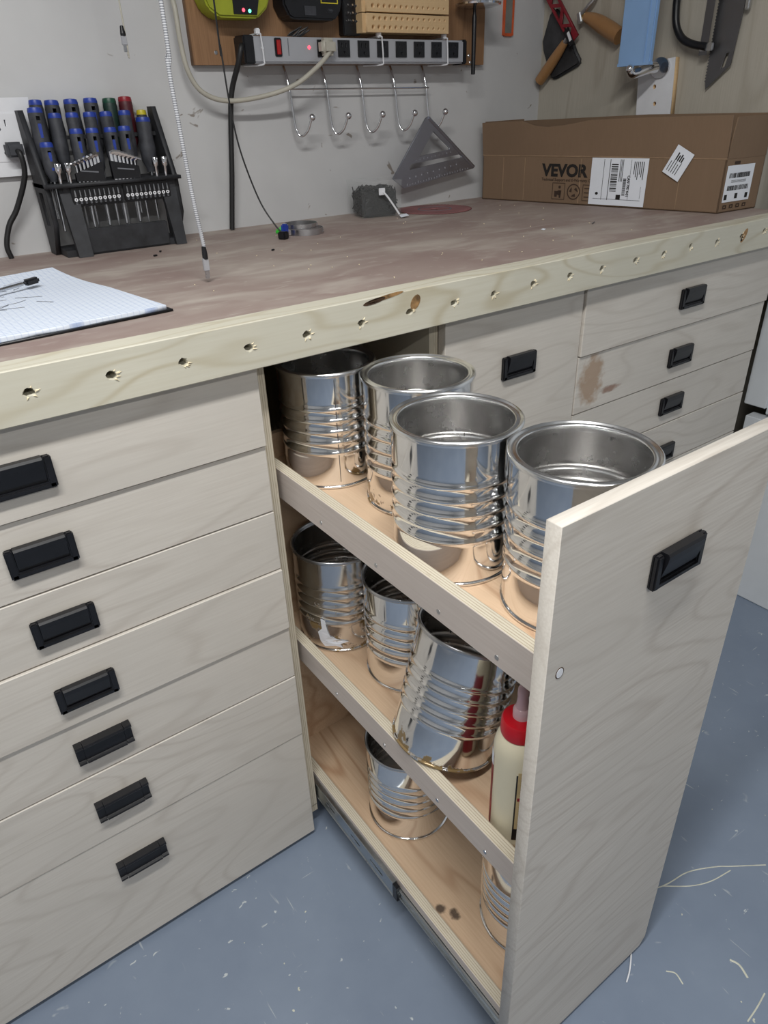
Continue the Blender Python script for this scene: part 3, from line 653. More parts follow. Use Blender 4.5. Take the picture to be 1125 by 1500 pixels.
for gx in (-.022, .079):
    obj('bit_tray', B(gx-.004, gx+.092, .679, .6842, .0925, .1225, .001), 'black', fas)
    for k in range(10):
        x = gx+.003+k*.0092
        obj('bit', lathe(bmesh.new(), [(.0001, .012), (.0010, .0115), (.0018, .006), (.0020, 0)], 6, (x, .6775, .1065)), 'steel', fas)
        obj('size_mark', xf(sheet([circle(0, 0, .0034, 12), circle(0, 0, .0013, 8)], .0006), (x, .679, .1015), (PI/2, 0, 0)), 'white', fas)
        obj('size_mark', xf(sheet([rect(-.0016, .0016, -.002, .002), rect(-.0007, .0007, -.001, .001)], .0004), (x, .679, .0953), (PI/2, 0, 0)), 'ink_grey', fas)
for k in range(9):
    x = -.02+k*.021; obj('tool_tip', lathe(bmesh.new(), [(.0001, 0), (.0022, .004), (.0022, .0945)], 8, (x, .714, .03)), 'steel', t)
def bool_cut(o, cb):
    m_ = bpy.data.meshes.new('cut'); bmesh.ops.recalc_face_normals(cb, faces=cb.faces); cb.to_mesh(m_); cb.free(); c_ = bpy.data.objects.new('cut', m_); COL.objects.link(c_)
    pm, o.parent = o.parent, None
    d_ = o.modifiers.new('b', 'BOOLEAN'); d_.operation = 'DIFFERENCE'; d_.object = c_; d_.solver = 'EXACT'
    n_ = bpy.data.meshes.new_from_object(o.evaluated_get(bpy.context.evaluated_depsgraph_get())); o.modifiers.clear(); o.parent = pm
    old_ = o.data; o.data = n_; bpy.data.meshes.remove(old_); bpy.data.objects.remove(c_); bpy.data.meshes.remove(m_)
def screwdriver(x, y, ztop, ln, r, capm, label, bodym='grey_grip', inlay=True, lean=.06, rz=0.0):
    s = thing('screwdriver', label, 'screwdriver', (x, y, ztop), (-lean, 0.035, rz), group='screwdrivers in the black rack')
    pr = [(.0, -ln), (r*.55, -ln), (r*.62, -ln*.93), (r*1.02, -ln*.80), (r*1.12, -ln*.55), (r*.98, -ln*.30), (r*1.02, -ln*.16), (r*1.0, -.012), (r*.97, -.009), (0, -.009)]
    b = bmesh.new(); lathe(b, pr, 10); hd = obj('handle', b, bodym, s, smooth=True)
    obj('end_cap', lathe(bmesh.new(), [(r*.97, -.0095), (r*.99, -.006), (r*.9, -.001), (r*.6, 0), (0, 0)], 10), capm, s, smooth=True)
    obj('shaft', lathe(bmesh.new(), [(.0, -ln-.09), (.003, -ln-.088), (.003, -ln), (.0045, -ln), (.0045, -ln+.01)], 10), 'steel', s, smooth=True)
    if inlay:
        b = B(-r*.22, r*.22, -r*1.03, -r*.80, -ln*.72, -ln*.26, .0006); obj('grip_inlay', b, 'blue', s)
        bool_cut(hd, B(-r*.25, r*.25, -r*2, r*2, -.022, -.015))
ORD = ['first', 'second', 'third', 'fourth', 'fifth', 'sixth', 'seventh']
for q_, (x, y, z, ln, r, c) in enumerate(DRV['back']):
    screwdriver(x, y, z, ln, r, c, {'blue': '%s screwdriver from the wall outlet in rack back row, blue cap' % ORD[q_], 'green': 'green-capped screwdriver in the back row of the black rack', 'red': 'red-capped screwdriver in the back row of the black rack'}[c], 'grey_grip' if c == 'blue' else c+'_dark', c == 'blue')
for (x, y, z, ln, r, c) in DRV['slim']: screwdriver(x, y, z, ln, r, c, 'yellow-capped slim screwdriver in the black rack', 'grey_grip', False)
for q_, (x, y, z, ln, r, c) in enumerate(DRV['second']):
    screwdriver(x, y, z, ln, r, c, '%s screwdriver from the wall outlet in rack second row, blue cap' % ORD[q_], inlay=(ln > .1))
for q_, (x, y, z, ln, r, c) in enumerate(DRV['front']):
    screwdriver(x, y, z, ln, r, c, '%s screwdriver from the wall outlet in rack front row, blue cap' % ORD[q_])
for x in (-.038, -.020, .150, .169):
    s = tag(obj('nut_driver', lathe(bmesh.new(), [(.0001, -.040), (.0028, -.039), (.0028, -.018), (.0058, -.014), (.0062, -.001), (.0056, 0), (.0040, 0), (.0038, -.006), (.0001, -.006)], 18), 'chrome', loc=(x, .6815, 1.248), rot=(-.06, .05, 0), smooth=True),
            {-.038: 'first chrome socket bit from the wall outlet on rack front', -.020: 'second chrome socket bit from the wall outlet on rack front', .150: 'third chrome socket bit from the wall outlet, beside hex keys', .169: 'chrome socket bit at rack end farthest from the wall outlet'}[x], 'socket bit', 'socket bits in the black rack')
def hex_keys(x0, x1, zc, flip, label):
    s = thing('hex_key_set', label, 'hex keys', ((x0+x1)/2, .681, zc), (-.06, .0, 0)); wdt = x1-x0
    b = sheet([[(-wdt/2, -.016), (wdt/2, -.018), (wdt/2, .004 if flip else .016), (-wdt/2, .016 if flip else -.002)]], .012); xf(b, (0, .006, 0), (PI/2, 0, 0)); obj('holder', b, 'black', s)
    obj('maker_line', xf(sheet([rect(-wdt*.3, wdt*.3, -.0012, .0012)], .0004), (0, -.0062, 0), (PI/2, .12, 0)), 'ink_grey', s)
    for k in range(7):
        u = k/6; x = -wdt/2+.005+u*(wdt-.010); r = .0040-.0022*(u if flip else 1-u)
        zt_ = (.030-.014*u) if flip else (.014+.014*u)
        d = 1 if flip else -1
        tube(obj_b := bmesh.new(), [(x, 0, -.02), (x, 0, zt_-.006), (x+d*.0015, -.001, zt_-.001), (x+d*.007, -.003, zt_+.001), (x+d*(.018-.006*u), -.006, zt_-.001)], r, 6, 4)
        obj('key', obj_b, 'chrome', s)
hex_keys(-.010, .044, 1.231, False, 'fan of hex keys bent left in small black holder on rack')
hex_keys(.060, .114, 1.231, True, 'fan of hex keys bent right in small black holder on rack')

# wall outlet with a plug, at the left edge
t = thing('wall_outlet', 'white double wall outlet plate beside the screwdriver rack', 'outlet', (-.115, YW, 1.293))
obj('plate', xf(sheet([rect(-.075, .075, -.066, .066), rect(-.014, .046, -.040, .040)], .013), rot=(PI/2, 0, 0)), 'white', t)
sl_ = [rect(-.0142, .0462, -.0402, .0402)]
for zc in (.020, -.020):
    for x in (-.002, .022): sl_.append(rect(x, x+.003, zc-.001, zc+.010))
    sl_.append(circle(.011, zc-.0055, .003, 10))
obj('socket_insert', xf(sheet(sl_, .0145), rot=(PI/2, 0, 0)), 'white', t)
t = thing('power_plug', 'grey plug with black cord in the white wall outlet', 'plug', (-.09, .775, 1.272))
obj('plug_body', B(-.016, .014, -.030, .002, -.012, .014, .004), 'grey_grip', t)
obj('cord', tube(bmesh.new(), [(.0, -.022, .0), (.004, -.036, -.008), (.002, -.03, -.045), (-.024, -.016, -.10), (-.046, -.012, -.13), (-.060, -.012, -.165), (-.058, -.012, -.1895)], .0052, 10), 'black_rubber', t, smooth=True)

# cables hanging down in front of the wall
t = thing('charging_cable', 'white braided charging cable hanging with metal plug above the bench', 'cable', (.049, .25, ZT+.006))
obj('cord', tube(bmesh.new(), [(.004, 0, .045), (-.002, .0, .12), (-.006, .0, .22), (-.008, 0, .30), (-.004, .0, .40), (-.012, 0, 1.41)], .0030, 10, 6), 'braid', t, smooth=True)
obj('plug_sleeve', lathe(bmesh.new(), [(.0001, .050), (.0034, .049), (.0044, .038), (.0044, .030), (.0001, .030)], 14, (.003, 0, 0)), 'black', t)
obj('plug_shell', B(-.0022, .0072, -.003, .003, .012, .032, .001), 'strip', t); obj('plug_tip', B(-.0012, .0058, -.0018, .0018, .0, .013, .0006), 'steel', t)
t = thing('charging_cable', 'thin grey charging cable with silver plug hanging high by the wall', 'cable', (.109, .62, 1.427))
obj('cord', tube(bmesh.new(), [(.003, 0, .030), (.006, 0, .07), (.004, 0, 1.07)], .0016, 8), 'grey_cable', t, smooth=True)
obj('plug_sleeve', lathe(bmesh.new(), [(.0001, .034), (.003, .033), (.0048, .022), (.0046, .018), (.0001, .018)], 14, (.002, 0, 0)), 'black', t)
obj('plug_shell', B(-.0025, .0065, -.003, .003, .004, .019, .001), 'strip', t); obj('plug_tip', B(-.0012, .005, -.0015, .0015, -.006, .005, .0006), 'steel', t)
t = thing('thin_cable', 'thin black cable hanging down to the hose clamps on bench', 'cable', (.355, .552, ZT))
obj('cord', tube(bmesh.new(), [(.000, .0, .010), (-.012, .012, .03), (-.030, .035, .078), (-.054, .046, .17), (-.064, .048, .255), (-.068, .048, .345), (-.070, .048, .43), (-.070, .048, 1.41)], .0017, 8), 'black_rubber', t, smooth=True)
obj('connector', B(-.009, .009, -.010, .008, .0, .015, .002, rot=(0, 0, .5)), 'black', t)

# hose clamps
def clamp(cx, cy, r, h, label, z0=0):
    s = thing('hose_clamp', label, 'hose clamp', (cx, cy, ZT+z0))
    obj('band', lathe(bmesh.new(), [(r, 0), (r+.0008, 0), (r+.0008, h), (r, h)], 40, close=True), 'steel', s, smooth=True)
    obj('screw_housing', B(-r-.008, -r+.002, -.008, .008, .001, h+.002, .002), 'chrome', s)
    b = bmesh.new()
    for k in range(14):
        a = -.9+k*.13; box(b, (r+.0009)*math.cos(a)-.0006, (r+.0009)*math.cos(a)+.0006, (r+.0009)*math.sin(a)-.0006, (r+.0009)*math.sin(a)+.0006, h*.25, h*.75)
    obj('band_slots', b, 'steel', s)
    return s
clamp(.428, .585, .040, .012, 'wide steel hose clamp ring lying on the bench'); clamp(.424, .595, .036, .009, 'smaller hose clamp stacked on the wide clamp ring', .0125)
tag(obj('green_key', xf(B(-.014, .014, -.010, .010, 0, .010, .003), rot=(0, -.2, .5)), 'lime_key' if 'lime_key' in MT else 'lime', loc=(.396, .632, ZT+.0005)), 'bright green plastic clamp tab beside the hose clamps', 'clip')
MT['bright_green'] = plain('bright_green', rgb(70, 205, 70), .4); bpy.data.objects['green_key'].data.materials[0] = MT['bright_green']
tag(obj('blue_key', xf(B(-.008, .008, -.006, .006, 0, .026, .003), rot=(0, .1, .4)), 'blue', loc=(.372, .576, ZT)), 'blue plastic thumb key between cable end and hose clamps', 'clip')

# clear bin of black screws
bx0 = thing('screw_bin', 'clear plastic bin full of black screws on bench by wall', 'bin', (.640, .671, ZT), (0, 0, math.radians(-14)))
LX, LY, LH = .105, .098, .083
b = bmesh.new(); tk = .0018; fl_ = .004
def frustum(b, x0, x1, y0, y1, z0, z1, e):
    vs = [b.verts.new(p) for p in ((x0, y0, z0), (x1, y0, z0), (x1, y1, z0), (x0, y1, z0), (x0-e, y0-e, z1), (x1+e, y0-e, z1), (x1+e, y1+e, z1), (x0-e, y1+e, z1))]
    return vs
o_ = frustum(b, .003, LX, .003, LY, 0, LH, fl_); i_ = frustum(b, .003+tk, LX-tk, .003+tk, LY-tk, tk, LH, fl_)
for V, inv in ((o_, 0), (i_, 1)):
    for q in ((0, 1, 2, 3), (0, 1, 5, 4), (1, 2, 6, 5), (2, 3, 7, 6), (3, 0, 4, 7)): b.faces.new([V[k] for k in q])
for k in range(4): b.faces.new((o_[4+k], o_[4+(k+1) % 4], i_[4+(k+1) % 4], i_[4+k]))
obj('tub', b, 'clear', bx0)
b = bmesh.new(); random.seed(11)
box(b, .010, LX-.007, .010, LY-.007, .003, .058, .004)
for k in range(420):
    a = random.uniform(0, PI); e = random.uniform(-.6, .6); x, y = random.uniform(.018, LX-.016), random.uniform(.018, LY-.016)
    z = random.uniform(.054, .068) if k < 220 else random.uniform(.010, .062)
    if k >= 220:
        sd = random.randrange(4); 
        if sd == 0: y = .0075
        elif sd == 1: x = .0075
        elif sd == 2: x = LX-.0045
        else: y = LY-.0045
        a = 0 if sd in (0, 3) else PI/2; e = random.uniform(-1.4, 1.4)
    d = Vector((math.cos(a)*math.cos(e), math.sin(a)*math.cos(e), math.sin(e)))*.007
    c = Vector((x, y, z)); tube(b, [c-d, c+d], .0013, 5, 0)
so = obj('screws', b, 'screws', bx0, label='heap of black screws'); so['kind'] = 'stuff'
t = thing('cable_tie_tag', 'white adhesive tie mount and strap with paper tag on the bin', 'cable tie', (.690, .652, ZT+.060), (0, 0, math.radians(-14)))
obj('mount', B(-.010, .006, -.006, -.002, -.008, .008, .001), 'white', t)
obj('strap', tube(bmesh.new(), [(.0, -.006, .0), (.010, -.010, -.012), (.026, -.016, -.036), (.036, -.02, -.0525)], .0024, 6, 4), 'white', t)
b = sheet([[(-.010, -.008), (.012, -.010), (.016, .006), (-.004, .010)]], .0008); obj('paper_tag', b, 'paper', t, loc=(.043, -.024, -.056), rot=(.15, -.12, .2))

# red circular saw blade lying on the bench
b = bmesh.new(); N = 60; lo = []
for k in range(N):
    a = 2*PI*k/N; lo.append((.092*math.cos(a), .092*math.sin(a))); lo.append((.097*math.cos(a+.05), .097*math.sin(a+.05)))
t = thing('saw_blade', 'dull red circular saw blade lying flat beside the screw bin', 'saw blade', (.872, .672, ZT))
obj('disc', sheet([lo, circle(0, 0, .0125, 20)], .0022), 'disc', t)
obj('center_print', sheet([circle(0, 0, .045, 30), circle(0, 0, .041, 30)], .0004), 'ink_grey', t, loc=(0, 0, .0022))
b = bmesh.new()
for k in range(45):
    x, y = random.uniform(.0, 1.15), random.uniform(.06, .7)
    if -.06 < x < .20 and y > .6: continue
    box(b, x-.001, x+.001*random.uniform(.3, 1.6), y-.0007, y+.0007, ZT+.0001, ZT+.0012, rot=(random.uniform(-.3, .3), random.uniform(-.3, .3), random.uniform(0, 3)))
wc = obj('wood_chips', b, 'splinter'); tag(wc, 'scattered pale wood crumbs on the dusty bench top', 'crumbs', kind='stuff')
for x, y, a, l_ in ((.075, .56, .2, .004), (.10, .60, 1.0, .003), (.27, .44, .6, .004)):
    tag(obj('dirt_crumb', xf(B(-l_, l_, -.002, .002, 0, .003, .0008, 1), rot=(0, 0, a)), 'black', loc=(x, y, ZT-.0003)), {.075: 'larger black crumb on bench in front of the tool rack trough', .10: 'tiny black crumb on bench close to the tool rack', .27: 'black crumb on bench between hanging white cable and hose clamps'}[x], 'crumb', 'black crumbs on the bench')
tag(obj('nail', tube(bmesh.new(), [(0, 0, .0015), (.022, .012, .0015)], .0012, 6, 0), 'steel_dark', loc=(.93, .20, ZT)), 'small dark nail lying on bench before the cardboard box', 'nail')
tag(obj('paper_scrap', xf(sheet([[(0, 0), (.014, .002), (.020, .012), (.004, .009)]], .001), rot=(0, 0, .3)), 'paper', loc=(.80, .22, ZT)), 'tiny white paper scrap lying on the bench top', 'paper scrap')

# ------------------------------------------------------------------ cardboard box with its flaps standing up
t = thing('cardboard_box', 'long brown cardboard box with raised flaps and white shipping labels', 'box', (1.234, .093, ZT), (0, 0, math.radians(10.1)))
BL, BW, BH, FH = .672, .143, .112, .084   # local +y runs along the long side, +x towards the wall
ck = .004
def wall(x0, x1, y0, y1, z0, z1, nm='panel'): return obj(nm, B(x0, x1, y0, y1, z0, z1, .0012, 1), 'card', t)
side = wall(0, ck, 0, BL, 0, BH, 'long_side'); wall(BW-ck, BW, 0, BL, 0, BH, 'long_side'); end = wall(0, BW, 0, ck, 0, BH, 'short_side'); wall(0, BW, BL-ck, BL, 0, BH, 'short_side'); wall(0, BW, 0, BL, 0, ck, 'bottom')
def flap(pts, depth, loc, rot, nm='flap'):
    b = sheet([pts], depth); xf(b, rot=(PI/2, 0, 0)); xf(b, loc, rot); return obj(nm, b, 'card', t)
top = [(0, 0), (BL, 0), (BL, FH-.004), (BL-.13, FH-.001), (BL-.17, FH-.013), (BL-.21, FH-.016), (BL-.26, FH-.012), (BL-.33, FH-.002), (.20, FH+.001), (.0, FH+.002)]
fr_flap = flap(top, ck, (0, .0, BH), (math.radians(-5), 0, PI/2))
flap([(0, 0), (BL, 0), (BL, FH-.004), (.3, FH+.004), (0, FH+.002)], ck, (BW-ck, .0, BH), (0, 0, PI/2))
flap([(0.002, 0), (BW-.002, 0), (BW-.004, FH), (.004, FH-.002)], ck, (0, ck, BH), (math.radians(4), 0, 0)); flap([(0.002, 0), (BW-.002, 0), (BW-.004, FH), (.004, FH-.002)], ck, (0, BL, BH), (0, 0, 0))
MT['crease'] = plain('cardboard_crease', rgb(146, 121, 96), .9)
for yy in (.10, .235, .36, .53, .60): obj('crease', B(-.0006, .0004, yy, yy+.002, .004, BH-.004), 'crease', side)
obj('fold_line', tube(bmesh.new(), [(.0006, .0, BH), (.0002, BL/2, BH+.0005), (.0006, BL, BH)], .0016, 6), 'crease', t)
# prints on the long side (its face looks along local -x; reading direction runs along -y)
def on_side(bm, y, z, lift): xf(bm, rot=(PI/2, 0, -PI/2)); bmesh.ops.translate(bm, verts=bm.verts, vec=(-lift, y, z)); return bm
obj('print_brand', on_side(text('VEVOR', .0395, .0018, 1.06), .474, .0665, .0006), 'ink', side)
obj('print_line', on_side(text('Technical Support and E-Warranty Certificate', .0096, .0002, 1.0), .475, .0545, .0006), 'ink_brown', side)
b = bmesh.new()
merge(b, sheet([rect(0, .038, 0, .040), rect(.0012, .0368, .0012, .0388)], .0003))
for px, py, r in ((.022, .030, .0035), (.020, .016, .006)): merge(b, sheet([circle(px, py, r, 10)], .0003))
merge(b, sheet([[(.008, .006), (.015, .006), (.016, .020), (.007, .020)]], .0003)); merge(b, sheet([[(.022, .004), (.026, .004), (.028, .022), (.020, .022)]], .0003))
cc = (.064, .020); merge(b, sheet([circle(*cc, .019, 24), circle(*cc, .0165, 24)], .0003))
for a in (0, 2.1, 4.2): merge(b, sheet([[(cc[0]+.013*math.cos(a), cc[1]+.013*math.sin(a)), (cc[0]+.013*math.cos(a+1.0), cc[1]+.013*math.sin(a+1.0)), (cc[0]+.006*math.cos(a+1.3), cc[1]+.006*math.sin(a+1.3)), (cc[0]+.008*math.cos(a+.2), cc[1]+.008*math.sin(a+.2))]], .0003))
merge(b, sheet([rect(.090, .150, .000, .038), rect(.0912, .149, .0012, .0368)], .0003))
for k in range(3): merge(b, sheet([rect(.095, .145, .008+k*.010, .010+k*.010)], .0003))
obj('print_icons', on_side(b, .440, .0105, .0007), 'ink_brown', side)
# big shipping label
def label_sheet(w_, h_, nm): return sheet([rect(0, w_, 0, h_)], .0005)
LBY = .330
sl = obj('shipping_label', on_side(label_sheet(.150, .107, ''), LBY, .004, .0010), 'paper', side)
b = bmesh.new(); random.seed(3)
merge(b, sheet([rect(.043, .0442, .012, .104)], .0002)); merge(b, sheet([rect(.029, .0298, .012, .104)], .0002)); merge(b, sheet([rect(.010, .118, .0135, .0143)], .0002)); merge(b, sheet([rect(.090, .0906, .014, .104)], .0002))
z = .032
while z < .094:
    h = random.choice((.0008, .0012, .002, .003)); merge(b, sheet([rect(.047, .062, z, z+h)], .0002)); z += h+random.choice((.0008, .0012, .002))
z = .024
while z < .062:
    h = random.choice((.0008, .0012, .002)); merge(b, sheet([rect(.076, .083, z, z+h)], .0002)); z += h+random.choice((.0008, .0012))
merge(b, sheet([rect(.0635, .0735, .014, .025)], .0002))
for k in range(3): merge(b, sheet([rect(.066+k*.003, .0672+k*.003, .055, .104)], .0002))
for k in range(6): merge(b, sheet([rect(.097+k*.004, .0985+k*.004, .072-.006*(k % 3), .100)], .0002))
merge(b, sheet([rect(.1165, .117, .018, .045)], .0002)); merge(b, sheet([circle(.018, .026, .0035, 10)], .0002))
tx = text('CAN 795 4-01', .0080, .0003); xf(tx, rot=(0, 0, -PI/2)); bmesh.ops.translate(tx, verts=tx.verts, vec=(.0855, .069, .0001)); merge(b, tx)
[setattr(v.co, 'x', v.co.x*1.18) for v in b.verts]; obj('label_print', on_side(b, LBY, .004, .0017), 'ink', sl)
# tilted sticker near the end
st_ = label_sheet(.046, .064, ''); xf(st_, rot=(0, 0, -.48)); s2 = obj('sticker', on_side(st_, .142, .0845, .0042), 'paper', t)
b = bmesh.new()
for k in range(5): merge(b, sheet([rect(.006+k*.006, .0075+k*.006, .008, .03+.006*(k % 3))], .0002))
for k in range(4): merge(b, sheet([rect(.012+k*.005, .015+k*.005, .036, .052-.004*(k % 2))], .0002))
xf(b, rot=(0, 0, -.48)); obj('sticker_print', on_side(b, .142, .0845, .0050), 'ink', s2)
# label on the end
def on_end(bm, x, z, lift): xf(bm, rot=(PI/2, 0, 0)); bmesh.ops.translate(bm, verts=bm.verts, vec=(x, -lift, z)); return bm
e1 = obj('shipping_label', on_end(label_sheet(.098, .076, ''), .008, .022, .0006), 'paper', end)
b = bmesh.new(); random.seed(5)
for z0, z1 in ((.050, .060), (.024, .034)):
    x = .010
    while x < .086:
        h = random.choice((.0008, .0012, .002, .003)); merge(b, sheet([rect(x, x+h, z0, z1)], .0002)); x += h+random.choice((.0008, .0012, .002))
merge(b, sheet([rect(.042, .052, .006, .017)], .0002)); merge(b, sheet([rect(.004, .014, .005, .016)], .0002)); merge(b, sheet([rect(.080, .090, .005, .016)], .0002))
for k in range(3): merge(b, sheet([rect(.02, .074, .0405+k*.002, .0411+k*.002)], .0002))
obj('label_print', on_end(b, .008, .022, .0013), 'ink', e1)
b = bmesh.new()
for k in range(4): merge(b, sheet([rect(.015+k*.024, .028+k*.024, .008, .016), rect(.018+k*.024, .025+k*.024, .010, .014)], .0002))
merge(b, sheet([rect(.030, .050, .100, .106)], .0002)); obj('print_icons', on_end(b, .0, .0, .0006), 'ink_brown', end)

# the box sits skewed: its short sides are not square to the long ones
def skew(o):
    for v in o.data.vertices: v.co.y -= v.co.x*.23
    for c in o.children: skew(c)
for o in t.children: skew(o)

# ------------------------------------------------------------------ things on the back wall
bd = thing('mounting_board', 'brown oak plywood board screwed to wall behind the power strip', 'board', (0, YW, 0))
obj('board', xf(sheet([[(.303, 1.410), (1.122, 1.410), (1.122, 2.0), (.303, 2.0)], circle(1.046, 1.422, .0055, 14)], .018), rot=(PI/2, 0, 0)), 'oak', bd)
for x, z in ((.355, 1.432), (1.070, 1.43), (1.075, 1.415)): obj('screw_head', lathe(bmesh.new(), [(.0001, .0012), (.003, .001), (.0042, 0)], 12, (x, -.018, z), (0, -1, 0)), 'steel', bd)
# power strip
t = thing('power_strip', 'long grey metal power strip with red switch and black outlets', 'power strip', (0, YW-.018, 0))
obj('body', B(.420, 1.012, -.045, 0, 1.4105, 1.459, .003), 'strip', t)
for x0, x1 in ((.398, .424), (1.008, 1.022)): obj('end_cap', B(x0, x1, -.047, 0, 1.4085, 1.461, .003), 'black', t)
sw = obj('switch', B(.4715, .488, -.049, -.044, 1.4225, 1.4565, .0015), 'black', t); obj('switch_light', B(.4745, .485, -.0505, -.0485, 1.426, 1.453, .001), 'switch', sw)
obj('indicator_light', lathe(bmesh.new(), [(.0001, .002), (.003, .0015), (.0036, 0)], 14, (.558, -.045, 1.440), (0, -1, 0)), 'led_red', t)
obj('print_line', B(.5045, .5065, -.0455, -.0445, 1.424, 1.456), 'ink_grey', t)
obj('screw_head', lathe(bmesh.new(), [(.0001, .0012), (.003, .001), (.0042, 0)], 12, (.443, -.045, 1.438), (0, -1, 0)), 'chrome', t)
for k in range(8):
    x = .594+k*.0545
    fc_ = sheet([[(x-.0155, 1.4225), (x+.0155, 1.4225), (x+.0155, 1.4545), (x-.0155, 1.4545)], rect(x-.0072, x-.0052, 1.441, 1.449), rect(x+.0042, x+.0062, 1.441, 1.449), rect(x-.003, x+.003, 1.428, 1.433)], .003)
    xf(fc_, (0, -.0452, 0), (PI/2, 0, 0)); box(fc_, x-.0155, x+.0155, -.0455, -.044, 1.4225, 1.4545)
    obj('outlet', fc_, 'black', t)
for x in (.437, .752, .951):
    b = bmesh.new(); tube(b, [(x-.004, .0, 1.4625), (x, -.047, 1.463), (x+.002, -.0495, 1.455), (x+.004, -.0495, 1.418), (x+.001, -.046, 1.4075), (x-.020, .0, 1.408)], .0017, 6, 5)
    z = tag(obj('zip_tie', b, 'white', loc=(0, YW-.018, 0), smooth=True), {.437: 'white zip tie around the power strip beside its red switch', .752: 'white zip tie around the middle of the power strip', .951: 'white zip tie near the power strip end by clamp'}[x], 'zip tie')
    obj('tie_head', B(x-.006, x+.004, -.046, -.034, 1.461, 1.473, .002), 'white', z)
b = bmesh.new()
for k in range(9): tube(b, [(.520+.004*k, -.020, 1.462), (.526+.005*k, -.024, 1.468+.001*(k % 3)), (.540+.004*k, -.028, 1.474+.002*(k % 4))], .0016, 5, 3)
tag(obj('wire_bundle', b, 'black_rubber', loc=(0, YW-.018, 0)), 'small tuft of black wires on top of the power strip', 'wires')
t = thing('black_cable', 'thick black power cable running from strip end down to bench', 'cord', (0, YW-.018, 0))
obj('cord', tube(bmesh.new(), [(.402, -.030, 1.442), (.392, -.045, 1.438), (.384, -.040, 1.41), (.373, -.015, 1.36), (.364, -.010, 1.30), (.352, -.008, 1.20), (.342, -.007, 1.13), (.335, -.007, 1.0835)], .0058, 12), 'black_rubber', t, smooth=True)
t = thing('grey_cord', 'grey cord looping below the board to a plug in power strip', 'cord', (0, YW-.07, 0))
obj('cord', tube(bmesh.new(), [(.269, .045, 2.2), (.269, .04, 1.60), (.269, .03, 1.50), (.270, .03, 1.447), (.278, .03, 1.395), (.304, .03, 1.359), (.356, .025, 1.343), (.438, .012, 1.350), (.507, -.004, 1.369), (.560, -.012, 1.400), (.592, -.014, 1.425), (.606, -.012, 1.443)], .0050, 12), 'grey_cable', t, smooth=True)
obj('plug', B(.578, .616, -.020, .008, 1.424, 1.457, .008, 3), 'grey_cable', t, smooth=True)
# chargers
t = thing('battery_charger', 'lime green battery charger with red and green lights on board', 'charger', (.394, YW-.018, 1.489))
b = sheet([[(-.044, 0), (.043, 0), (.066, .018), (.078, .042), (.078, .11), (-.078, .11), (-.078, .042), (-.066, .014)]], .05); xf(b, rot=(PI/2, 0, 0)); bmesh.ops.bevel(b, geom=[e for e in b.edges if e.calc_face_angle(0) > .5], offset=.004, segments=2, affect='EDGES'); obj('case', b, 'lime', t, smooth=True)
p = obj('light_panel', xf(sheet([[(-.012, .006), (.040, .006), (.048, .035), (.0, .06), (-.012, .03)]], .003), (0, -.0490, 0), (PI/2, 0, 0)), 'black', t)
obj('indicator_light', lathe(bmesh.new(), [(.0001, .0015), (.003, .001), (.0034, 0)], 12, (.010, -.052, .013), (0, -1, 0)), 'led_red', p); obj('indicator_light', lathe(bmesh.new(), [(.0001, .0015), (.003, .001), (.0034, 0)], 12, (.024, -.052, .012), (0, -1, 0)), 'led_green', p)
t = thing('battery_charger', 'black battery charger with yellow framed label on board', 'charger', (.574, YW-.018, 1.490))
b = sheet([[(-.062, .004), (-.050, 0), (.052, 0), (.068, .014), (.074, .034), (.074, .11), (-.074, .11), (-.074, .026)]], .05); xf(b, rot=(PI/2, 0, 0)); bmesh.ops.bevel(b, geom=[e for e in b.edges if e.calc_face_angle(0) > .5], offset=.004, segments=2, affect='EDGES'); obj('case', b, 'black', t, smooth=True)
obj('label_frame', xf(sheet([rect(.018, .062, .030, .052), rect(.020, .060, .032, .050)], .001), (0, -.0500, 0), (PI/2, 0, 0)), 'yellow', t)
obj('release_button', B(.034, .048, -.053, -.048, .014, .021, .002), 'grey_grip', t); obj('vent_panel', B(-.026, .006, -.0515, -.048, .006, .026, .002), 'grey_grip', t)
# bit holder and drill blocks
t = thing('bit_holder', 'black strip with rows of bright hex bits on the board', 'bit holder', (.690, YW-.018, 1.466))
obj('strip', B(-.023, .024, -.022, 0, 0, .16, .002), 'black', t)
for r_i in range(9):
    for c_i in range(3): obj('bit', lathe(bmesh.new(), [(.0001, .006), (.0022, .006), (.0026, 0)], 6, (-.012+c_i*.0125, -.022, .026+r_i*.0145), (0, -1, .4)), 'chrome', t)
def drill_block(z0, z1, label, nx):
    t = thing('drill_bit_block', label, 'drill block', (.832, YW-.018, z0)); h = z1-z0
    obj('back', B(-.130, .121, -.022, 0, 0, h, .001, 1), 'beech', t); obj('back', B(-.130, -.1205, -.046, -.021, 0, h), 'beech', t)
    lp = [rect(-.121, .121, .001, h-.0005)]
    for row in (h*.28, h*.74):
        for k in range(nx): lp.append(circle(-.104+k*(.210/(nx-1))+(.003 if row > h*.5 else 0), row, .0052-.00015*k, 10))
    obj('drilled_face', xf(sheet(lp, .033), (0, -.021, 0), (PI/2, 0, 0)), 'beech', t)
drill_block(1.470, 1.507, 'lower beech drill block with two rows of holes on board', 14)
drill_block(1.509, 1.550, 'upper beech drill block with two rows of holes on board', 14)
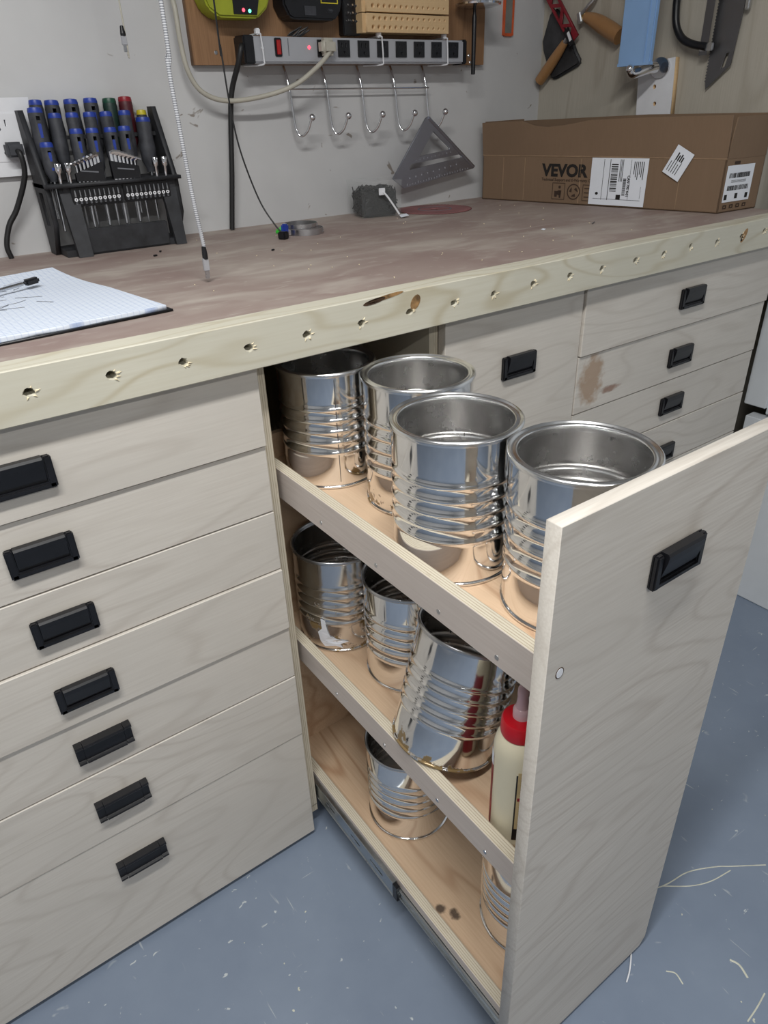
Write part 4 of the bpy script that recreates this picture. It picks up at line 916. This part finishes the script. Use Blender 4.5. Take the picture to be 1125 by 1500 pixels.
# small clamp with a chrome disc and black rod, and the orange ruler
t = thing('screw_clamp', 'chrome disc clamp with thin black rod hanging on board end', 'clamp', (1.046, .715, 1.527))
obj('disc', lathe(bmesh.new(), [(0, 0), (.040, 0), (.056, .004), (.057, .008), (.040, .014), (.038, .05), (0, .05)], 40), 'chrome', t, smooth=True)
obj('rod', lathe(bmesh.new(), [(.0001, -.142), (.0052, -.141), (.0058, -.02), (.004, -.012), (.004, .0)], 14, (-.012, 0, 0)), 'black', t, smooth=True)
obj('hanger', B(-.008, .008, .0, .058, .03, .040), 'steel', t)
t = thing('ruler', 'grey ruler with orange edges hanging in the wall corner', 'ruler', (1.221, YW, 1.478))
obj('blade', B(-.016, .016, -.0035, 0, .004, .5), 'ruler', t)
for s in (-1, 1): obj('edge_strip', B(s*.016-.0025, s*.016+.0025, -.006, 0, 0, .5), 'orange', t)
obj('end_strip', B(-.0135, .0135, -.006, 0, -.002, .005), 'orange', t)
# wire hook rack
t = thing('hook_rack', 'chrome wire rack of five ball-tipped hooks below power strip', 'hook rack', (0, YW, 0))
for k in range(5):
    x = .522+k*.1
    h = obj('hook', tube(bmesh.new(), [(x, -.003, 1.408), (x, -.011, 1.392), (x+.001, -.020, 1.363), (x+.003, -.027, 1.30), (x+.006, -.032, 1.276), (x+.013, -.040, 1.2675), (x+.022, -.052, 1.278), (x+.029, -.060, 1.300)], .0029, 10), 'chrome', t, smooth=True)
    obj('ball_tip', lathe(bmesh.new(), [(0, -.0078)]+[(.0078*math.sin(a), -.0078*math.cos(a)) for a in (.4, .8, 1.2, 1.57, 1.95, 2.35, 2.75)]+[(0, .0078)], 16, (x+.031, -.062, 1.305)), 'chrome', h, smooth=True)
obj('cross_bar', tube(bmesh.new(), [(.518, -.0225, 1.3625), (.930, -.0225, 1.3600)], .0019, 8, 0), 'chrome', t)
# speed square hanging on the last hook
pv = Vector((.922+.012, .745, 1.272))
t = thing('speed_square', 'grey aluminium triangular square hanging from the last wire hook', 'square', (0, .742, 0))
out = [(.898, 1.294), (.906, 1.296), (1.066, 1.172), (1.064, 1.166), (.80, 1.133), (.787, 1.160)]
out = [(.897, 1.293), (.906, 1.296), (1.068, 1.171), (1.062, 1.165), (.822, 1.134), (.787, 1.159)]
h1 = [(.921, 1.262), (.978, 1.220), (.975, 1.216), (.874, 1.206)]
h2 = [(.842, 1.187), (.850, 1.190), (1.012, 1.203), (1.022, 1.199), (1.020, 1.195), (.842, 1.176)]
b = sheet([out, h1, h2], .005); xf(b, rot=(PI/2, 0, 0)); obj('plate', b, 'alu', t)
obj('fence', tube(bmesh.new(), [(.905, -.003, 1.293), (1.066, -.003, 1.169)], .005, 8, 0), 'alu', t)
b = bmesh.new()
for k in range(24):
    u = k/23; merge(b, sheet([rect(.832+u*.21, .8332+u*.21, 1.1385+u*.0270, 1.1385+u*.0270+(.006 if k % 4 == 0 else .0035))], .0003))
for k in range(9): merge(b, sheet([rect(.84+k*.02, .8424+k*.02, 1.155+k*.0028, 1.1585+k*.0028)], .0003))
for k in range(10): merge(b, sheet([rect(.862+k*.013, .8632+k*.013, 1.196+k*.0014, 1.199+k*.0014)], .0003))
xf(b, rot=(PI/2, 0, 0)); obj('scale_marks', b, 'ink_pale', t, loc=(0, -.0052, 0))['kind'] = 'stuff'

# ------------------------------------------------------------------ things on the plywood side wall (x about 1.37, facing -x)
XS = 1.374
def side_sheet(loops, depth):   # loops in (y, z); thickness towards -x
    b = sheet([[(-p[0], p[1]) for p in lp] for lp in loops], depth); xf(b, rot=(PI/2, 0, -PI/2)); return b
# white block with a coat hook
t = thing('hook_block', 'white faced wooden block holding metal coat hook on plywood wall', 'hook block', (1.379, 0, 0))
HBH = [circle(.398, 1.342, .0050, 12), circle(.391, 1.305, .0050, 12)]
obj('block', side_sheet([[(.341, 1.277), (.442, 1.274), (.453, 1.392), (.350, 1.402)]]+HBH, .018), 'beech', t)
obj('white_face', side_sheet([[(.341, 1.277), (.442, 1.274), (.453, 1.392), (.350, 1.402)]]+HBH, .002), 'white', t, loc=(-.018, 0, 0))
hk = obj('hook_plate', side_sheet([[(.387+.026*math.cos(a)*(1 if abs(math.cos(a)) < .8 else 1.0), 1.382+.022*math.sin(a)) for a in [k*2*PI/24 for k in range(24)]]], .006), 'chrome', t, loc=(-.020, 0, 0))
obj('hook_arm', tube(bmesh.new(), [(-.024, .385, 1.382), (-.045, .388, 1.380), (-.072, .395, 1.373), (-.090, .400, 1.370), (-.098, .402, 1.378)], lambda u: .012-.003*u, 14), 'chrome', hk, smooth=True)
obj('hook_ball', lathe(bmesh.new(), [(0, -.010)]+[(.010*math.sin(a), -.010*math.cos(a)) for a in (.4, .8, 1.2, 1.57, 1.95, 2.35, 2.75)]+[(0, .010)], 16, (-.098, .403, 1.380)), 'chrome', hk, smooth=True)
# light blue folded sleeve hanging on the hook
t = thing('blue_sleeve', 'flat light blue card sleeve hanging in front of the coat hook', 'sleeve', (1.272, .405, 1.388))
b = bmesh.new(); box(b, 0, .014, -.045, .045, .0, .45, .0025, rot=(0, 0, .03)); obj('sleeve', b, 'cyan', t)
obj('fold_seam', B(-.0015, .0005, -.030, -.0285, .004, .45), 'cyan', t); obj('hem', B(-.001, .015, -.0455, .0455, -.001, .005), 'cyan', t)
# pull saw blade and black bow saw
t = thing('pull_saw', 'grey pull saw blade with slot hanging on the plywood wall', 'saw', (XS-.004, 0, 0))
ed = [(.258, 1.85), (.262+.002, 1.331)]
tooth = []
for k in range(60):
    z = 1.345+k*.006; tooth += [(.264-(z-1.345)*.012, z), (.268-(z-1.345)*.012, z+.003)]
bl = [(.262, 1.331), (.208, 1.378), (.201, 1.47), (.190, 1.70)]+[(.25, 1.705)]+tooth[::-1]
hz_ = [(.231, 1.371), (.222, 1.375), (.216, 1.403), (.2235, 1.401)]
obj('blade', side_sheet([bl, hz_], .002), 'steel_dark', t); obj('spine', B(-.008, .002, .186, .196, 1.48, 1.72, .002), 'steel', t)
t = thing('bow_saw', 'black tubular bow saw frame hanging beside the pull saw', 'saw', (XS-.024, 0, 0))
obj('frame', tube(bmesh.new(), [(0, .372, 1.80), (0, .363, 1.55), (0, .361, 1.50), (0, .353, 1.464), (0, .333, 1.438), (0, .303, 1.424), (0, .264, 1.416)], .0085, 12), 'black', t, smooth=True)
obj('blade_clip', B(-.004, .004, .248, .282, 1.408, 1.424, .002), 'steel', t); obj('blade', B(-.0006, .0006, .262, .282, 1.40, 1.78), 'steel_dark', t)
# red trussed coping saw with a wooden handle, black leather pouch behind it
dv = Vector((-.19, 0, 0))
t = thing('coping_saw', 'red trussed saw frame with slim wooden handle on plywood wall', 'saw', (XS-.030, 0, 0))
oa = [(.775, 1.585), (.738, 1.560), (.640, 1.466), (.668, 1.448), (.688, 1.462)]
def tri(u0, u1, w0, w1, up):
    A = Vector((.757, 1.573)); D = (Vector((.655, 1.460))-A); Nn = Vector((-D.y, D.x)).normalized()
    p = lambda u, w_: tuple(A+D*u+Nn*w_)
    return [p(u0, w0 if up else w1), p(u1, w0 if up else w1), p((u0+u1)/2, w1 if up else w0)]
Aa = Vector((.80, 1.625)); Dd = Vector((.655, 1.460))-Aa; Nn = Vector((-Dd.y, Dd.x)).normalized(); hw = .017
pq = lambda u, w_: tuple(Aa+Dd*u+Nn*w_)
lps = [[pq(0, -hw), pq(1, -hw*.9), pq(1, hw*.9), pq(0, hw)]]
for k in range(6):
    u0 = .04+k*.145; up = k % 2 == 0; a_, b_ = (-.011, .011) if up else (.011, -.011)
    lps.append([pq(u0+.01, a_), pq(u0+.20, a_), pq(u0+.105, b_)])
obj('truss_frame', side_sheet(lps, .008), 'red_metal', t)
obj('blade_stub', side_sheet([[(.690, 1.478), (.676, 1.490), (.650, 1.452), (.662, 1.444)]], .004), 'black', t, loc=(-.008, 0, 0))
obj('name_plate', side_sheet([[(.676, 1.476), (.669, 1.480), (.657, 1.460), (.664, 1.456)]], .001), 'white', t, loc=(-.012, 0, 0))
obj('ferrule', tube(bmesh.new(), [(-.004, .676, 1.468), (-.004, .692, 1.452)], .0065, 12, 0), 'steel', t)
obj('handle', tube(bmesh.new(), [(-.004, .688, 1.456), (-.004, .712, 1.430), (-.004, .745, 1.396), (-.004, .772, 1.370)], lambda u: .0095+.0045*math.sin(u*PI*.75)+.001*u, 14), 'handle_wood', t, smooth=True)
t = tag(obj('leather_pouch', side_sheet([[(.775, 1.525), (.750, 1.535), (.735, 1.50), (.690, 1.458), (.672, 1.430), (.653, 1.408), (.658, 1.398), (.735, 1.370), (.752, 1.368), (.792, 1.440), (.797, 1.462)]], .016), 'leather', loc=(XS-.006, -.012, .004)), 'crumpled black leather pouch hanging behind the red saw', 'pouch')
bmh = bmesh.new(); bmh.from_mesh(t.data); bmesh.ops.bevel(bmh, geom=[e for e in bmh.edges if e.calc_face_angle(0) > .6], offset=.005, segments=2, affect='EDGES'); bmh.to_mesh(t.data); bmh.free()
# second wooden-handled tool
t = thing('wood_handled_tool', 'wooden file handle with brass ferrule poking from behind blue sleeve', 'tool', (XS-.024, 0, 0))
obj('handle', tube(bmesh.new(), [(0, .632, 1.508), (0, .60, 1.497), (0, .56, 1.478), (0, .515, 1.456)], lambda u: .011+.009*math.sin(min(1, u*1.15)*PI*.6), 14), 'handle_wood', t, smooth=True)
obj('ferrule', tube(bmesh.new(), [(0, .642, 1.512), (0, .630, 1.507)], .0085, 12, 0), 'brass', t)
obj('shank', tube(bmesh.new(), [(0, .648, 1.505), (-.004, .642, 1.514), (-.004, .622, 1.530), (0, .604, 1.552), (0, .580, 1.62)], .0055, 10), 'steel', t, smooth=True)
obj('thumb_screw', lathe(bmesh.new(), [(.0001, -.012), (.008, -.012), (.008, .010), (.004, .012), (.0001, .012)], 14, (-.004, .646, 1.508), (0, .4, 1)), 'steel', t, smooth=True)
